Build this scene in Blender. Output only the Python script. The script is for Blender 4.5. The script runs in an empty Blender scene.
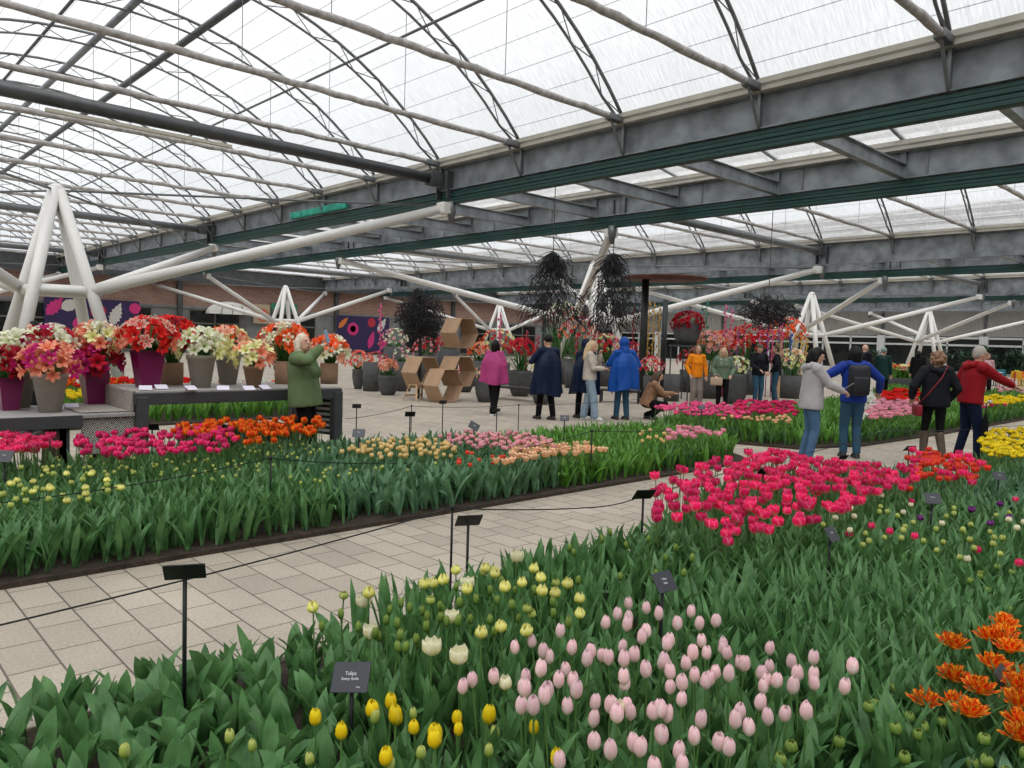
import bpy, bmesh, math, random
import numpy as np
from mathutils import Vector, Matrix, Euler, Quaternion
random.seed(7); RNG = np.random.default_rng(7)
SC = bpy.context.scene; COL = SC.collection
PI = math.pi
# ---------------------------------------------------------------- camera
H = 1.62; FPX = 760.0
RX = Vector((0.6834734, -0.06226793, 0.7273148)); RY = Vector((0.72935045, 0.01703082, -0.68392827)); RZ = Vector((0.03020003, 0.99791415, 0.05705526))
cd = bpy.data.cameras.new('camera'); cam = bpy.data.objects.new('camera', cd); COL.objects.link(cam)
cd.sensor_width = 36; cd.lens = 36 * FPX / 1024; cd.clip_start = .05; cd.clip_end = 500
cam.matrix_world = Matrix(((*RX, 0), (*RY, 0), (*RZ, H), (0, 0, 0, 1)))
SC.camera = cam
# ---------------------------------------------------------------- sky and exposure
w = bpy.data.worlds.new('overcast_sky'); SC.world = w; w.use_nodes = True
nt = w.node_tree; nt.nodes.clear()
wo = nt.nodes.new('ShaderNodeOutputWorld'); bg = nt.nodes.new('ShaderNodeBackground')
tc = nt.nodes.new('ShaderNodeTexCoord'); sx = nt.nodes.new('ShaderNodeSeparateXYZ'); cr = nt.nodes.new('ShaderNodeValToRGB')
nt.links.new(tc.outputs['Generated'], sx.inputs[0]); nt.links.new(sx.outputs['Z'], cr.inputs[0])
cr.color_ramp.elements[0].position = 0.0; cr.color_ramp.elements[0].color = (.62, .66, .70, 1)
cr.color_ramp.elements[1].position = .55; cr.color_ramp.elements[1].color = (.97, .99, 1.0, 1)
nt.links.new(cr.outputs[0], bg.inputs[0]); bg.inputs[1].default_value = 1.16
nt.links.new(bg.outputs[0], wo.inputs[0])
sd = bpy.data.lights.new('sun', 'SUN'); sd.energy = 2.7; sd.angle = math.radians(60); sd.color = (1, .98, .95)
so = bpy.data.objects.new('sun', sd); COL.objects.link(so); so.rotation_euler = (math.radians(22), math.radians(18), 0)
SC.view_settings.view_transform = 'Standard'; SC.view_settings.look = 'None'
SC.view_settings.gamma = 1; SC.view_settings.use_curve_mapping = False; SC.view_settings.exposure = 0.12
SC.cycles.transparent_max_bounces = 24; SC.cycles.max_bounces = 7; SC.cycles.diffuse_bounces = 3
SC.cycles.caustics_reflective = False; SC.cycles.caustics_refractive = False
# ---------------------------------------------------------------- placement helpers
def ray(px, py):
    v = Vector((px - 512, 384 - py, -FPX)); return Vector((RX.dot(v), RY.dot(v), RZ.dot(v)))
def G(px, py, z=0.0):
    r = ray(px, py); t = (z - H) / r.z; return Vector((r.x * t, r.y * t, z))
def AY(px, py, y):
    r = ray(px, py); t = y / r.y; return Vector((r.x * t, y, H + r.z * t))
def AX(px, py, x):
    r = ray(px, py); t = x / r.x; return Vector((x, r.y * t, H + r.z * t))
def AD(px, py, d):                      # point on the ray at horizontal distance d
    r = ray(px, py); t = d / math.hypot(r.x, r.y); return Vector((r.x * t, r.y * t, H + r.z * t))
# ---------------------------------------------------------------- mesh builder
class MB:
    def __init__(s): s.v = []; s.f = []; s.m = []; s.uv = None
    def add(s, vs, fs, mi=0):
        b = len(s.v); s.v.extend([tuple(p) for p in vs]); s.f.extend([tuple(b + i for i in f) for f in fs]); s.m.extend([mi] * len(fs)); return s
    def box(s, c, d, rz=0, mi=0, M=None):
        x, y, z = d[0] / 2, d[1] / 2, d[2] / 2
        vs = [Vector((a * x, b * y, e * z)) for a in (-1, 1) for b in (-1, 1) for e in (-1, 1)]
        R = M if M is not None else Matrix.Rotation(rz, 3, 'Z')
        vs = [R @ v + Vector(c) for v in vs]
        return s.add(vs, [(0, 1, 3, 2), (4, 6, 7, 5), (0, 4, 5, 1), (2, 3, 7, 6), (0, 2, 6, 4), (1, 5, 7, 3)], mi)
    def bevbox(s, c, d, r=.01, rz=0, mi=0, M=None):          # box with chamfered vertical + top/bottom edges
        bm = bmesh.new(); bmesh.ops.create_cube(bm, size=1)
        for v in bm.verts: v.co = Vector((v.co.x * d[0], v.co.y * d[1], v.co.z * d[2]))
        bmesh.ops.bevel(bm, geom=bm.edges[:], offset=min(r, min(d) * .45), segments=2, affect='EDGES', profile=.6)
        R = M if M is not None else Matrix.Rotation(rz, 3, 'Z')
        bm.verts.index_update()
        s.add([R @ v.co + Vector(c) for v in bm.verts], [[v.index for v in f.verts] for f in bm.faces], mi); bm.free(); return s
    def path(s, pts, rad, n=8, mi=0, caps=True, flat=1.0):
        pts = [Vector(p) for p in pts]; k = len(pts)
        rad = [rad] * k if not hasattr(rad, '__len__') else rad
        vs = []; up = None
        for i, p in enumerate(pts):
            t = (pts[min(i + 1, k - 1)] - pts[max(i - 1, 0)]).normalized()
            if up is None:
                up = Vector((0, 0, 1)) if abs(t.z) < .9 else Vector((0, 1, 0))
            a = t.cross(up)
            if a.length < 1e-5: a = t.orthogonal()
            a.normalize(); b = a.cross(t).normalized(); up = b
            for j in range(n):
                q = 2 * PI * j / n; vs.append(p + (a * math.cos(q) + b * math.sin(q) * flat) * rad[i])
        fs = [(i * n + j, i * n + (j + 1) % n, (i + 1) * n + (j + 1) % n, (i + 1) * n + j) for i in range(k - 1) for j in range(n)]
        if caps: fs += [tuple(range(n))[::-1], tuple((k - 1) * n + j for j in range(n))]
        return s.add(vs, fs, mi)
    def tube(s, a, b, r, r2=None, n=8, mi=0): return s.path([a, b], [r, r if r2 is None else r2], n, mi)
    def bar(s, a, b, w, h, mi=0):                             # rectangular bar, h along world up
        a = Vector(a); b = Vector(b); t = (b - a).normalized()
        u = Vector((0, 0, 1)) if abs(t.z) < .95 else Vector((0, 1, 0))
        x = t.cross(u).normalized() * w / 2; z = x.cross(t).normalized() * h / 2
        vs = [p + i * x + j * z for p in (a, b) for i, j in ((-1, -1), (1, -1), (1, 1), (-1, 1))]
        return s.add(vs, [(0, 1, 2, 3), (4, 7, 6, 5), (0, 4, 5, 1), (1, 5, 6, 2), (2, 6, 7, 3), (3, 7, 4, 0)], mi)
    def lathe(s, prof, c=(0, 0, 0), n=20, mi=0, close=True, sq=0):
        vs = []; k = len(prof)
        for r, z in prof:
            for j in range(n):
                q = 2 * PI * j / n
                e = 1 if not sq else 1 / max(abs(math.cos(q)), abs(math.sin(q))) * sq + (1 - sq)
                vs.append((c[0] + r * e * math.cos(q), c[1] + r * e * math.sin(q), c[2] + z))
        fs = [(i * n + j, i * n + (j + 1) % n, (i + 1) * n + (j + 1) % n, (i + 1) * n + j) for i in range(k - 1) for j in range(n)]
        if close: fs += [tuple(range(n))[::-1], tuple((k - 1) * n + j for j in range(n))]
        return s.add(vs, fs, mi)
    def ball(s, c, r, n=10, m=7, mi=0, M=None):
        r = (r, r, r) if not hasattr(r, '__len__') else r
        vs = []; 
        for i in range(m + 1):
            a = PI * i / m
            for j in range(n):
                q = 2 * PI * j / n; v = Vector((r[0] * math.sin(a) * math.cos(q), r[1] * math.sin(a) * math.sin(q), r[2] * math.cos(a)))
                if M is not None: v = M @ v
                vs.append(v + Vector(c))
        fs = [(i * n + j, (i + 1) * n + j, (i + 1) * n + (j + 1) % n, i * n + (j + 1) % n) for i in range(m) for j in range(n)]
        return s.add(vs, fs, mi)
    def prism(s, poly, z0, z1, mi=0):
        k = len(poly); vs = [(p[0], p[1], z0) for p in poly] + [(p[0], p[1], z1) for p in poly]
        return s.add(vs, [tuple(range(k))[::-1], tuple(range(k, 2 * k))] + [(i, (i + 1) % k, k + (i + 1) % k, k + i) for i in range(k)], mi)
    def mesh(s, name, mats, smooth=False):
        me = bpy.data.meshes.new(name); me.from_pydata(s.v, [], s.f)
        for m in (mats if isinstance(mats, (list, tuple)) else [mats]): me.materials.append(m)
        if any(s.m): me.polygons.foreach_set('material_index', s.m)
        if smooth: me.polygons.foreach_set('use_smooth', [True] * len(me.polygons))
        me.update(); return me
    def build(s, name, mats, parent=None, smooth=False, loc=None):
        return link(name, s.mesh(name, mats, smooth), parent, loc)
def link(name, me, parent=None, loc=None):
    o = bpy.data.objects.new(name, me); COL.objects.link(o)
    if parent: o.parent = parent
    if loc is not None: o.location = loc
    return o
def tag(o, label=None, cat=None, group=None, kind=None):
    if label: o['label'] = label
    if cat: o['category'] = cat
    if group: o['group'] = group
    if kind: o['kind'] = kind
    return o
def thing(name, label, cat, loc=(0, 0, 0), rz=0, group=None):
    o = bpy.data.objects.new(name, None); COL.objects.link(o); o.empty_display_size = .1
    o.location = loc; o.rotation_euler = (0, 0, rz); return tag(o, label, cat, group)
KIDS = {}
def copy_tree(o, parent=None):
    c = o.copy(); COL.objects.link(c)
    if parent: c.parent = parent
    for ch in o.children: copy_tree(ch, c)
    return c
def dup(o, loc, rz=None, scale=None, label=None, group=None):
    c = copy_tree(o); c.location = loc
    if rz is not None: c.rotation_euler = (o.rotation_euler[0], o.rotation_euler[1], rz)
    if scale is not None: c.scale = (scale,) * 3 if not hasattr(scale, '__len__') else scale
    if label: c['label'] = label
    if group: c['group'] = group
    return c
# ---------------------------------------------------------------- materials
MATS = {}
def mat(name, col, rough=.6, metal=0, var=0.0, vs=4.0, bump=0.0, bs=60.0, trans=0.0, emit=None, spec=.5, objrand=0.0, coords='Object'):
    if name in MATS: return MATS[name]
    m = bpy.data.materials.new(name); m.use_nodes = True; MATS[name] = m
    nt = m.node_tree; N = nt.nodes; L = nt.links; b = N['Principled BSDF']
    b.inputs['Base Color'].default_value = (*col, 1); b.inputs['Roughness'].default_value = rough; b.inputs['Metallic'].default_value = metal
    b.inputs['Specular IOR Level'].default_value = spec
    t = N.new('ShaderNodeTexCoord'); last = None
    if var > 0:
        n = N.new('ShaderNodeTexNoise'); n.inputs['Scale'].default_value = vs; n.inputs['Detail'].default_value = 5
        L.new(t.outputs[coords], n.inputs[0])
        r = N.new('ShaderNodeMapRange'); r.inputs[1].default_value = .3; r.inputs[2].default_value = .7; r.inputs[3].default_value = 1 - var; r.inputs[4].default_value = 1 + var
        L.new(n.outputs[0], r.inputs[0])
        h = N.new('ShaderNodeHueSaturation'); h.inputs['Color'].default_value = (*col, 1); L.new(r.outputs[0], h.inputs['Value']); last = h.outputs[0]
    if objrand > 0:
        oi = N.new('ShaderNodeObjectInfo'); r = N.new('ShaderNodeMapRange'); r.inputs[3].default_value = 1 - objrand; r.inputs[4].default_value = 1 + objrand
        L.new(oi.outputs['Random'], r.inputs[0]); h = N.new('ShaderNodeHueSaturation'); L.new(r.outputs[0], h.inputs['Value'])
        if last: L.new(last, h.inputs['Color'])
        else: h.inputs['Color'].default_value = (*col, 1)
        last = h.outputs[0]
    if last: L.new(last, b.inputs['Base Color'])
    if bump > 0:
        n = N.new('ShaderNodeTexNoise'); n.inputs['Scale'].default_value = bs; n.inputs['Detail'].default_value = 3; L.new(t.outputs[coords], n.inputs[0])
        bp = N.new('ShaderNodeBump'); bp.inputs['Strength'].default_value = bump; bp.inputs['Distance'].default_value = .02
        L.new(n.outputs[0], bp.inputs['Height']); L.new(bp.outputs[0], b.inputs['Normal'])
    if trans > 0:
        tr = N.new('ShaderNodeBsdfTranslucent'); mx = N.new('ShaderNodeMixShader'); mx.inputs[0].default_value = trans
        if last: L.new(last, tr.inputs[0])
        else: tr.inputs[0].default_value = (*col, 1)
        L.new(b.outputs[0], mx.inputs[1]); L.new(tr.outputs[0], mx.inputs[2]); L.new(mx.outputs[0], N['Material Output'].inputs[0])
    if emit: b.inputs['Emission Color'].default_value = (*emit[0], 1); b.inputs['Emission Strength'].default_value = emit[1]
    return m
def hexc(r, g, b): return tuple(((c / 255) / 12.92 if c < 11 else (((c / 255) + .055) / 1.055) ** 2.4) for c in (r, g, b))
# ================================================================= THE HALL
K = 3.5
YA, YB, YC, YD, YE, YF, YG, YH = [K * q for q in (3.56, 5.15, 9.03, 10.66, 14.5, 16.1, 20.0, 21.6)]
PERIOD = YC - YA
X0, X1 = -58.5, 12.5
YB0 = YB - PERIOD; YA0 = YA - PERIOD
XG = lambda base, sp: [K * (base + sp * n) for n in range(8, -15, -1) if X0 < K * (base + sp * n) < X1]
XPB = [XG(-4.6, .864), XG(-4.2, .812), XG(-3.95, .797), XG(-3.9, .79)]
XPS = [XG(-4.47, .856), XG(-4.12, .80), XG(-3.93, .793)]
ORD = 'first second third fourth fifth sixth seventh eighth ninth tenth eleventh twelfth thirteenth fourteenth fifteenth sixteenth seventeenth eighteenth nineteenth twentieth twenty-first twenty-second twenty-third twenty-fourth'.split()          # truss positions
ZW0, ZW1, ZG0, ZG1 = 5.47, 6.08, 6.08, 6.30                    # web and gutter heights
steel = mat('galvanised_steel', (.215, .24, .26), .5, .2, .4, 2.2, .2, 30)
dsteel = mat('dark_steel', (.085, .09, .095), .45, .5, .2, 4)
tsteel = mat('truss_steel', (.17, .175, .18), .5, .3, .2, 4)
msteel = mat('mid_steel', (.16, .17, .175), .45, .5, .2, 4)
greenp = mat('green_beam_panel', (.006, .045, .038), .55, 0, .2, 3)
cream = mat('gutter_cream', (.42, .40, .35), .5, 0, .15, 2)
white = mat('white_painted_steel', (.78, .77, .75), .35, 0, .04, 2)
rollm = mat('rolled_screen_fabric', (.42, .40, .39), .8, .1, .35, 9, .5, 14)
def floor_mat():
    m = bpy.data.materials.new('concrete_pavers'); m.use_nodes = True; nt = m.node_tree; N = nt.nodes; L = nt.links; b = N['Principled BSDF']
    t = N.new('ShaderNodeTexCoord'); br = N.new('ShaderNodeTexBrick'); L.new(t.outputs['Object'], br.inputs[0])
    br.inputs['Scale'].default_value = 1; br.inputs['Brick Width'].default_value = .37; br.inputs['Row Height'].default_value = .225
    br.inputs['Mortar Size'].default_value = .006; br.inputs['Mortar Smooth'].default_value = .25; br.inputs['Bias'].default_value = .0
    br.inputs['Color1'].default_value = (.47, .41, .335, 1); br.inputs['Color2'].default_value = (.385, .335, .275, 1); br.inputs['Mortar'].default_value = (.13, .11, .09, 1)
    n = N.new('ShaderNodeTexNoise'); n.inputs['Scale'].default_value = 55; n.inputs['Detail'].default_value = 6; L.new(t.outputs['Object'], n.inputs[0])
    n2 = N.new('ShaderNodeTexNoise'); n2.inputs['Scale'].default_value = 1.1; n2.inputs['Detail'].default_value = 5; L.new(t.outputs['Object'], n2.inputs[0])
    r1 = N.new('ShaderNodeMapRange'); r1.inputs[1].default_value = .3; r1.inputs[2].default_value = .7; r1.inputs[3].default_value = .84; r1.inputs[4].default_value = 1.12; L.new(n.outputs[0], r1.inputs[0])
    r2 = N.new('ShaderNodeMapRange'); r2.inputs[1].default_value = .3; r2.inputs[2].default_value = .7; r2.inputs[3].default_value = .86; r2.inputs[4].default_value = 1.1; L.new(n2.outputs[0], r2.inputs[0])
    mu = N.new('ShaderNodeMath'); mu.operation = 'MULTIPLY'; L.new(r1.outputs[0], mu.inputs[0]); L.new(r2.outputs[0], mu.inputs[1])
    h = N.new('ShaderNodeHueSaturation'); L.new(br.outputs[0], h.inputs['Color']); L.new(mu.outputs[0], h.inputs['Value']); L.new(h.outputs[0], b.inputs['Base Color'])
    b.inputs['Roughness'].default_value = .75
    bp = N.new('ShaderNodeBump'); bp.inputs['Strength'].default_value = .35; bp.inputs['Distance'].default_value = .01; bp.invert = True
    L.new(br.outputs['Fac'], bp.inputs['Height']); L.new(bp.outputs[0], b.inputs['Normal'])
    return m
fl = MB(); fl.box(((X0 + X1) / 2, 28, -.1), (X1 - X0, 92, .2)); o = fl.build('floor', floor_mat()); tag(o, kind='structure')
# --- glass
def glass_mat():
    m = bpy.data.materials.new('roof_sheeting'); m.use_nodes = True; nt = m.node_tree; N = nt.nodes; L = nt.links; N.remove(N['Principled BSDF'])
    t = N.new('ShaderNodeTexCoord'); tr = N.new('ShaderNodeBsdfTransparent'); tl = N.new('ShaderNodeBsdfTranslucent'); gl = N.new('ShaderNodeBsdfGlossy')
    uv = N.new('ShaderNodeSeparateXYZ'); L.new(t.outputs['UV'], uv.inputs[0])
    # seams every 0.55 m round the vault (u = metres along arc), fine streaks of wet
    mo = N.new('ShaderNodeMath'); mo.operation = 'MODULO'; mo.inputs[1].default_value = .62; L.new(uv.outputs['X'], mo.inputs[0])
    lt = N.new('ShaderNodeMath'); lt.operation = 'LESS_THAN'; lt.inputs[1].default_value = .016; L.new(mo.outputs[0], lt.inputs[0])
    mp = N.new('ShaderNodeMapping'); mp.inputs['Scale'].default_value = (1.2, 14, 1); L.new(t.outputs['UV'], mp.inputs[0])
    n = N.new('ShaderNodeTexNoise'); n.inputs['Scale'].default_value = 2.2; n.inputs['Detail'].default_value = 6; n.inputs['Roughness'].default_value = .65; L.new(mp.outputs[0], n.inputs[0])
    n2 = N.new('ShaderNodeTexNoise'); n2.inputs['Scale'].default_value = .35; n2.inputs['Detail'].default_value = 3; L.new(t.outputs['UV'], n2.inputs[0])
    r = N.new('ShaderNodeMapRange'); r.inputs[1].default_value = .35; r.inputs[2].default_value = .75; r.inputs[3].default_value = .90; r.inputs[4].default_value = .62; L.new(n.outputs[0], r.inputs[0])
    r2 = N.new('ShaderNodeMapRange'); r2.inputs[1].default_value = .3; r2.inputs[2].default_value = .7; r2.inputs[3].default_value = 1.0; r2.inputs[4].default_value = .92; L.new(n2.outputs[0], r2.inputs[0])
    mu = N.new('ShaderNodeMath'); mu.operation = 'MULTIPLY'; L.new(r.outputs[0], mu.inputs[0]); L.new(r2.outputs[0], mu.inputs[1])
    s1 = N.new('ShaderNodeMath'); s1.operation = 'MULTIPLY'; s1.inputs[1].default_value = .45; L.new(lt.outputs[0], s1.inputs[0])
    s2 = N.new('ShaderNodeMath'); s2.operation = 'SUBTRACT'; L.new(mu.outputs[0], s2.inputs[0]); L.new(s1.outputs[0], s2.inputs[1])
    cb = N.new('ShaderNodeCombineColor'); 
    for i in range(3): L.new(s2.outputs[0], cb.inputs[i])
    L.new(cb.outputs[0], tr.inputs[0]); L.new(cb.outputs[0], tl.inputs[0])
    mx = N.new('ShaderNodeMixShader'); mx.inputs[0].default_value = .40; L.new(tr.outputs[0], mx.inputs[1]); L.new(tl.outputs[0], mx.inputs[2])
    L.new(mx.outputs[0], N['Material Output'].inputs[0]); return m
GLASS = glass_mat()
RAD, SPAN = 2.64 * K, 1.94 * K
def arch(y0, y1, n=18, dr=0.0, rise0=6.30):
    c = (y0 + y1) / 2; hs = (y1 - y0) / 2; rise = hs * .85 / 1.94; R = (hs * hs + rise * rise) / (2 * rise); cz = rise0 + rise - R; a = math.asin(hs / R)
    return [(c + (R - dr) * math.sin(-a + 2 * a * i / n), cz + (R - dr) * math.cos(-a + 2 * a * i / n)) for i in range(n + 1)]
def vault(name, prof):
    vs = []; fs = []; u = [0]
    for i in range(1, len(prof)): u.append(u[-1] + math.hypot(prof[i][0] - prof[i - 1][0], prof[i][1] - prof[i - 1][1]))
    for y, z in prof: vs += [(X0, y, z), (X1, y, z)]
    for i in range(len(prof) - 1): fs.append((2 * i, 2 * i + 1, 2 * i + 3, 2 * i + 2))
    me = bpy.data.meshes.new(name); me.from_pydata(vs, [], fs); me.materials.append(GLASS)
    uvl = me.uv_layers.new(name='UVMap')
    for p in me.polygons:
        for li, vi in zip(p.loop_indices, p.vertices): uvl.data[li].uv = (u[vi // 2], me.vertices[vi].co.x)
    me.polygons.foreach_set('use_smooth', [True] * len(me.polygons))
    return tag(link(name, me), kind='structure')
bays = [(YB0, YA), (YB, YC), (YD, YE), (YF, YG)]
strips = [(YA, YB), (YC, YD), (YE, YF)]
for a, b in bays + [(YB0 - PERIOD, YA0)]: vault('ceiling', arch(a, b))
for a, b in strips + [(YA0, YB0)]: vault('ceiling', [(a, 6.32), ((a + b) / 2, 6.75), (b, 6.32)])
# --- roof trusses: one arch, tie rod with rolled screen, knee braces
def lumpy(p0, p1, r, n=30, seed=0, amp=.35):
    rr = random.Random(seed); pts = []; rad = []
    p0 = Vector(p0); p1 = Vector(p1)
    for i in range(n + 1):
        t = i / n; pts.append(p0.lerp(p1, t) + Vector((0, 0, rr.uniform(-.012, .012)))); rad.append(r * (1 + rr.uniform(-amp, amp)))
    return pts, rad
def make_truss(a, b, label):
    t = thing('roof_truss', label, 'roof truss', (0, 0, 0))
    up = arch(a + .12, b - .12, 24, 0.06); lo = arch(a + .12, b - .12, 24, .36)
    MB().path([(0, y, z) for y, z in up], .036, 8).build('upper_chord', tsteel, t, True)
    MB().path([(0, y, max(z, 6.22)) for y, z in lo], .028, 8).build('lower_chord', tsteel, t, True)
    l = MB()
    for i in range(1, 24, 2):
        for j in (i - 1, i + 1):
            l.tube((0, *lo[i]), (0, *up[j]), .012, n=5)
    l.build('lacing', tsteel, t)
    c = (a + b) / 2
    for q in (-.25, 0, .25):
        l = MB()
        y = c + (b - a) * q; z = min(lo, key=lambda s: abs(s[0] - y))[1]
        l.tube((0, y, 6.2), (0, y, z), .007, n=5)
        l.build('hanger_rod', tsteel, t)
    p, r = lumpy((0, a + .1, 6.17), (0, b - .1, 6.17), .062, 44, int(a * 10), .13)
    MB().path(p, r, 9).build('tie_rod', rollm, t, True)
    for y, s in ((a, 1), (b, -1)):
        k = MB()
        k.tube((0, y + s * .52, 6.12), (0, y + s * .12, 5.5), .028, n=6)
        k.bevbox((0, y + s * .36, 6.15), (.16, .5, .13), .02)
        k.box((0, y + s * .07, 5.78), (.05, .1, .62))
        k.build('knee_brace', msteel, t)
    return t
for bi, (a, b) in enumerate(bays):
    lab = lambda i: 'arched roof truss over the %s bay, %s from its right end' % (['nearest', 'second', 'third', 'farthest'][bi], ORD[i])
    xs = XPB[bi]; proto = make_truss(a, b, lab(0)); proto['group'] = 'roof trusses of bay ' + ['one', 'two', 'three', 'four'][bi]
    proto.location.x = xs[0]
    for i, x in enumerate(xs[1:]): dup(proto, (x, 0, 0), label=lab(i + 1))
# --- purlins along the vault
def purlin(y, z, r, label, m=msteel, bi=0):
    o = MB().tube((X0, y, z), (X1, y, z), r, n=8).build('purlin', m, None, True); tag(o, label, 'purlin'); return o
for bi, (a, b) in enumerate(bays[:3]):
    c = (a + b) / 2; nm = ['nearest', 'second', 'third'][bi]
    R = arch(a, b, 40, .5)
    def at_y(f): y = c + (b - a) * f; return min(R, key=lambda s: abs(s[0] - y))
    y, z = at_y(0); purlin(y, z + .2, .085, 'round grey ridge pipe along the crown of the %s vault' % nm, steel)
    y, z = at_y(.115); purlin(y, z + .1, .085, 'dark square purlin beside the ridge of the %s vault' % nm, dsteel)
    y, z = at_y(-.09); purlin(y, z + .2, .04, 'thin dark purlin on the near side of the ridge of the %s vault' % nm, dsteel)
    y, z = at_y(.29); purlin(y, z + .12, .03, 'thin purlin on the far slope of the %s vault' % nm, msteel)
    y, z = at_y(-.27); purlin(y, z + .12, .03, 'thin purlin on the near slope of the %s vault' % nm, msteel)
# --- gutter beams
def gutter_beam(y, green, label, face=-1):
    t = thing('gutter_beam', label, 'steel beam', (0, y, 0)); xm = (X0 + X1) / 2; L = X1 - X0
    w = MB(); z0 = ZW0 if green else 5.2
    w.box((xm, .05, (z0 + ZW1) / 2), (L, .02, ZW1 - z0)); w.box((xm, .05, z0 + .01), (L, .26, .025)); w.box((xm, .05, ZW1 - .015), (L, .26, .025))
    w.build('web', steel, t)
    g = MB(); g.box((xm, .02, ZG0 + .06), (L, .46, .12)); g.box((xm, -.2, ZG1 - .07), (L, .05, .12)); g.box((xm, .24, ZG1 - .07), (L, .05, .12)); g.box((xm, -.215, ZG1 - .1), (L, .05, .02))
    g.build('gutter', cream, t)
    if green:
        p = MB()
        for i in range(4): p.bevbox((xm, .05 + .0 * i, 5.16 + i * .082), (L, .2 - .03 * (i % 2), .074), .012)
        p.box((xm, .05, 5.285), (L, .12, .33)); p.build('green_panel', greenp, t)
    return t
for y, g, l in ((YA, 1, 'nearest steel gutter beam with green ribbed underside, crossing the whole roof'), (YB, 1, 'second gutter beam with green underside, parallel behind the nearest one'),
                (YC, 0, 'third gutter beam, plain grey web without green panel'), (YD, 1, 'fourth gutter beam with a green underside in the middle distance'),
                (YE, 0, 'fifth gutter beam, plain grey, towards the far hall wall'), (YF, 1, 'sixth gutter beam with green underside near the far wall'),
                (YG, 0, 'last grey gutter beam on top of the far corrugated wall'), (YB0, 1, 'gutter beam over the viewpoint behind the tables')):
    gutter_beam(y, g, l)
# --- cross beams in the strips
def cross_beam(a, b, lab):
    t = MB(); z = 5.63; L = b - a - .1; c = (a + b) / 2 + .05
    t.box((0, c, z), (.015, L, .3)); t.box((0, c, z + .15), (.16, L, .018)); t.box((0, c, z - .15), (.16, L, .018))
    o = thing('cross_beam', lab, 'steel beam'); t.build('beam', steel, o)
    s = MB(); s.box((0, b - .0, 5.8), (.12, .08, .62)); s.build('stiffener', steel, o)
    g = MB(); g.bar((0, a, 6.33), (0, (a + b) / 2, 6.74), .06, .1); g.bar((0, (a + b) / 2, 6.74), (0, b, 6.33), .06, .1); g.build('glazing_bar', steel, o)
    return o
for si, (a, b) in enumerate(strips):
    nm = ['first and second', 'third and fourth', 'fifth and sixth'][si]
    lab = lambda i: 'steel cross beam between the %s gutter beams, %s from the right' % (nm, ORD[i])
    xs = XPS[si]; p = cross_beam(a, b, lab(0)); p['group'] = 'cross beams between ' + nm; p.location.x = xs[0]
    for i, x in enumerate(xs[1:]): dup(p, (x, 0, 0), label=lab(i + 1))
# --- thick dark tie tubes at the support posts
for X, ys in ((-4.56 * K, (YB0, YA)), (-8.96 * K, (YB0, YA)), (-13.36 * K, (YB0, YA)), (-4.2 * K, (YB, YC)), (-8.55 * K, (YB, YC)), (-12.9 * K, (YB, YC)), (-3.97 * K, (YD, YE)), (-8.3 * K, (YD, YE)), (-3.9 * K, (YF, YG))):
    t = thing('spreader_tube', 'thick grey spreader tube between gutter beams at x %d' % 0, 'steel tube', (X, 0, 0))
    MB().tube((0, ys[0] + .1, 5.72), (0, ys[1] - .35, 5.72), .135, n=14).build('tube', msteel if X < -5 * K or ys[0] > 0 else dsteel, t, True)
    for y, s in ((ys[0], 1), (ys[1], -1)):
        b = MB(); b.bevbox((0, y + s * .46, 5.72), (.3, .34, .34), .03); b.box((.22, y + s * .08, 5.6), (.03, .2, .7)); b.box((-.22, y + s * .08, 5.6), (.03, .2, .7))
        b.build('end_bracket', dsteel, t)
    bay = {YA: 'nearest', YC: 'second', YE: 'third', YG: 'farthest'}[ys[1]]; i = round(-X / K)
    t['label'] = 'thick grey spreader tube in the %s bay, %s' % (bay, {5: 'at the tree column support on the right', 4: 'ending right of the picture centre', 9: 'at its middle support', 8: 'at its middle support', 13: 'at its far left support'}[i])
# --- white tree columns
def tree_column(cx, cy, za, arms, label, s=.56, zr=2.46):
    t = thing('tree_column', label, 'column', (cx, cy, 0)); c = Vector((cx, cy, 0))
    zt = za; sl = s / (zt - zr)
    cor = [(-1, -1), (1, -1), (1, 1), (-1, 1)]
    for a, b in cor:
        hw = sl * zt
        l = MB().tube((a * .05, b * .05, zt), (a * hw, b * hw, .02), .125, .135, 14)
        l.lathe([(.2, 0), (.2, .03)], (a * hw, b * hw, 0), 14)
        l.build('leg', white, t, True)
    h = MB(); h.lathe([(.05, zt + .16), (.16, zt + .1), (.17, zt - .1), (.1, zt - .25)], n=14)
    h.build('head_joint', white, t, True)
    r = MB().path([(a * s, b * s, zr) for a, b in cor] + [(-s, -s, zr)], .13, 14); r.build('ring_tube', white, t, True)
    for ax, ay, az in arms:
        e = Vector((ax, ay, az)) - c; b = 1 if e.y > 0 else -1; a = b
        st = Vector((a * s, b * s, zr)); d = (e - st).normalized()
        l = MB().tube(st - d * .08, e - d * .35, .135, .12, 14)
        l.build('arm', white, t, True)
        k = MB().bevbox(e - d * .2, (.34, .3, .3), .05); k.build('arm_bracket', white, t)
        q = MB().lathe([(.06, -.42), (.13, -.1), (.13, .12)], e + Vector((0, 0, 0)), 12); q.build('bracket_cone', msteel, t, True)
        d2 = (e - Vector((0, 0, zt)))
        MB().tube((0, 0, zt), Vector((0, 0, zt)) + d2 * .97, .028, n=6).build('stay_rod', msteel, t, True)
    return t
TX = -5.83 * K; TY = 1.27 * K; ZB = 5.05
def pst(i): return {0: -4.5 * K, 1: -8.93 * K, 2: -13.36 * K, 3: -17.7 * K, -1: -.1 * K}[i]
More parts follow.
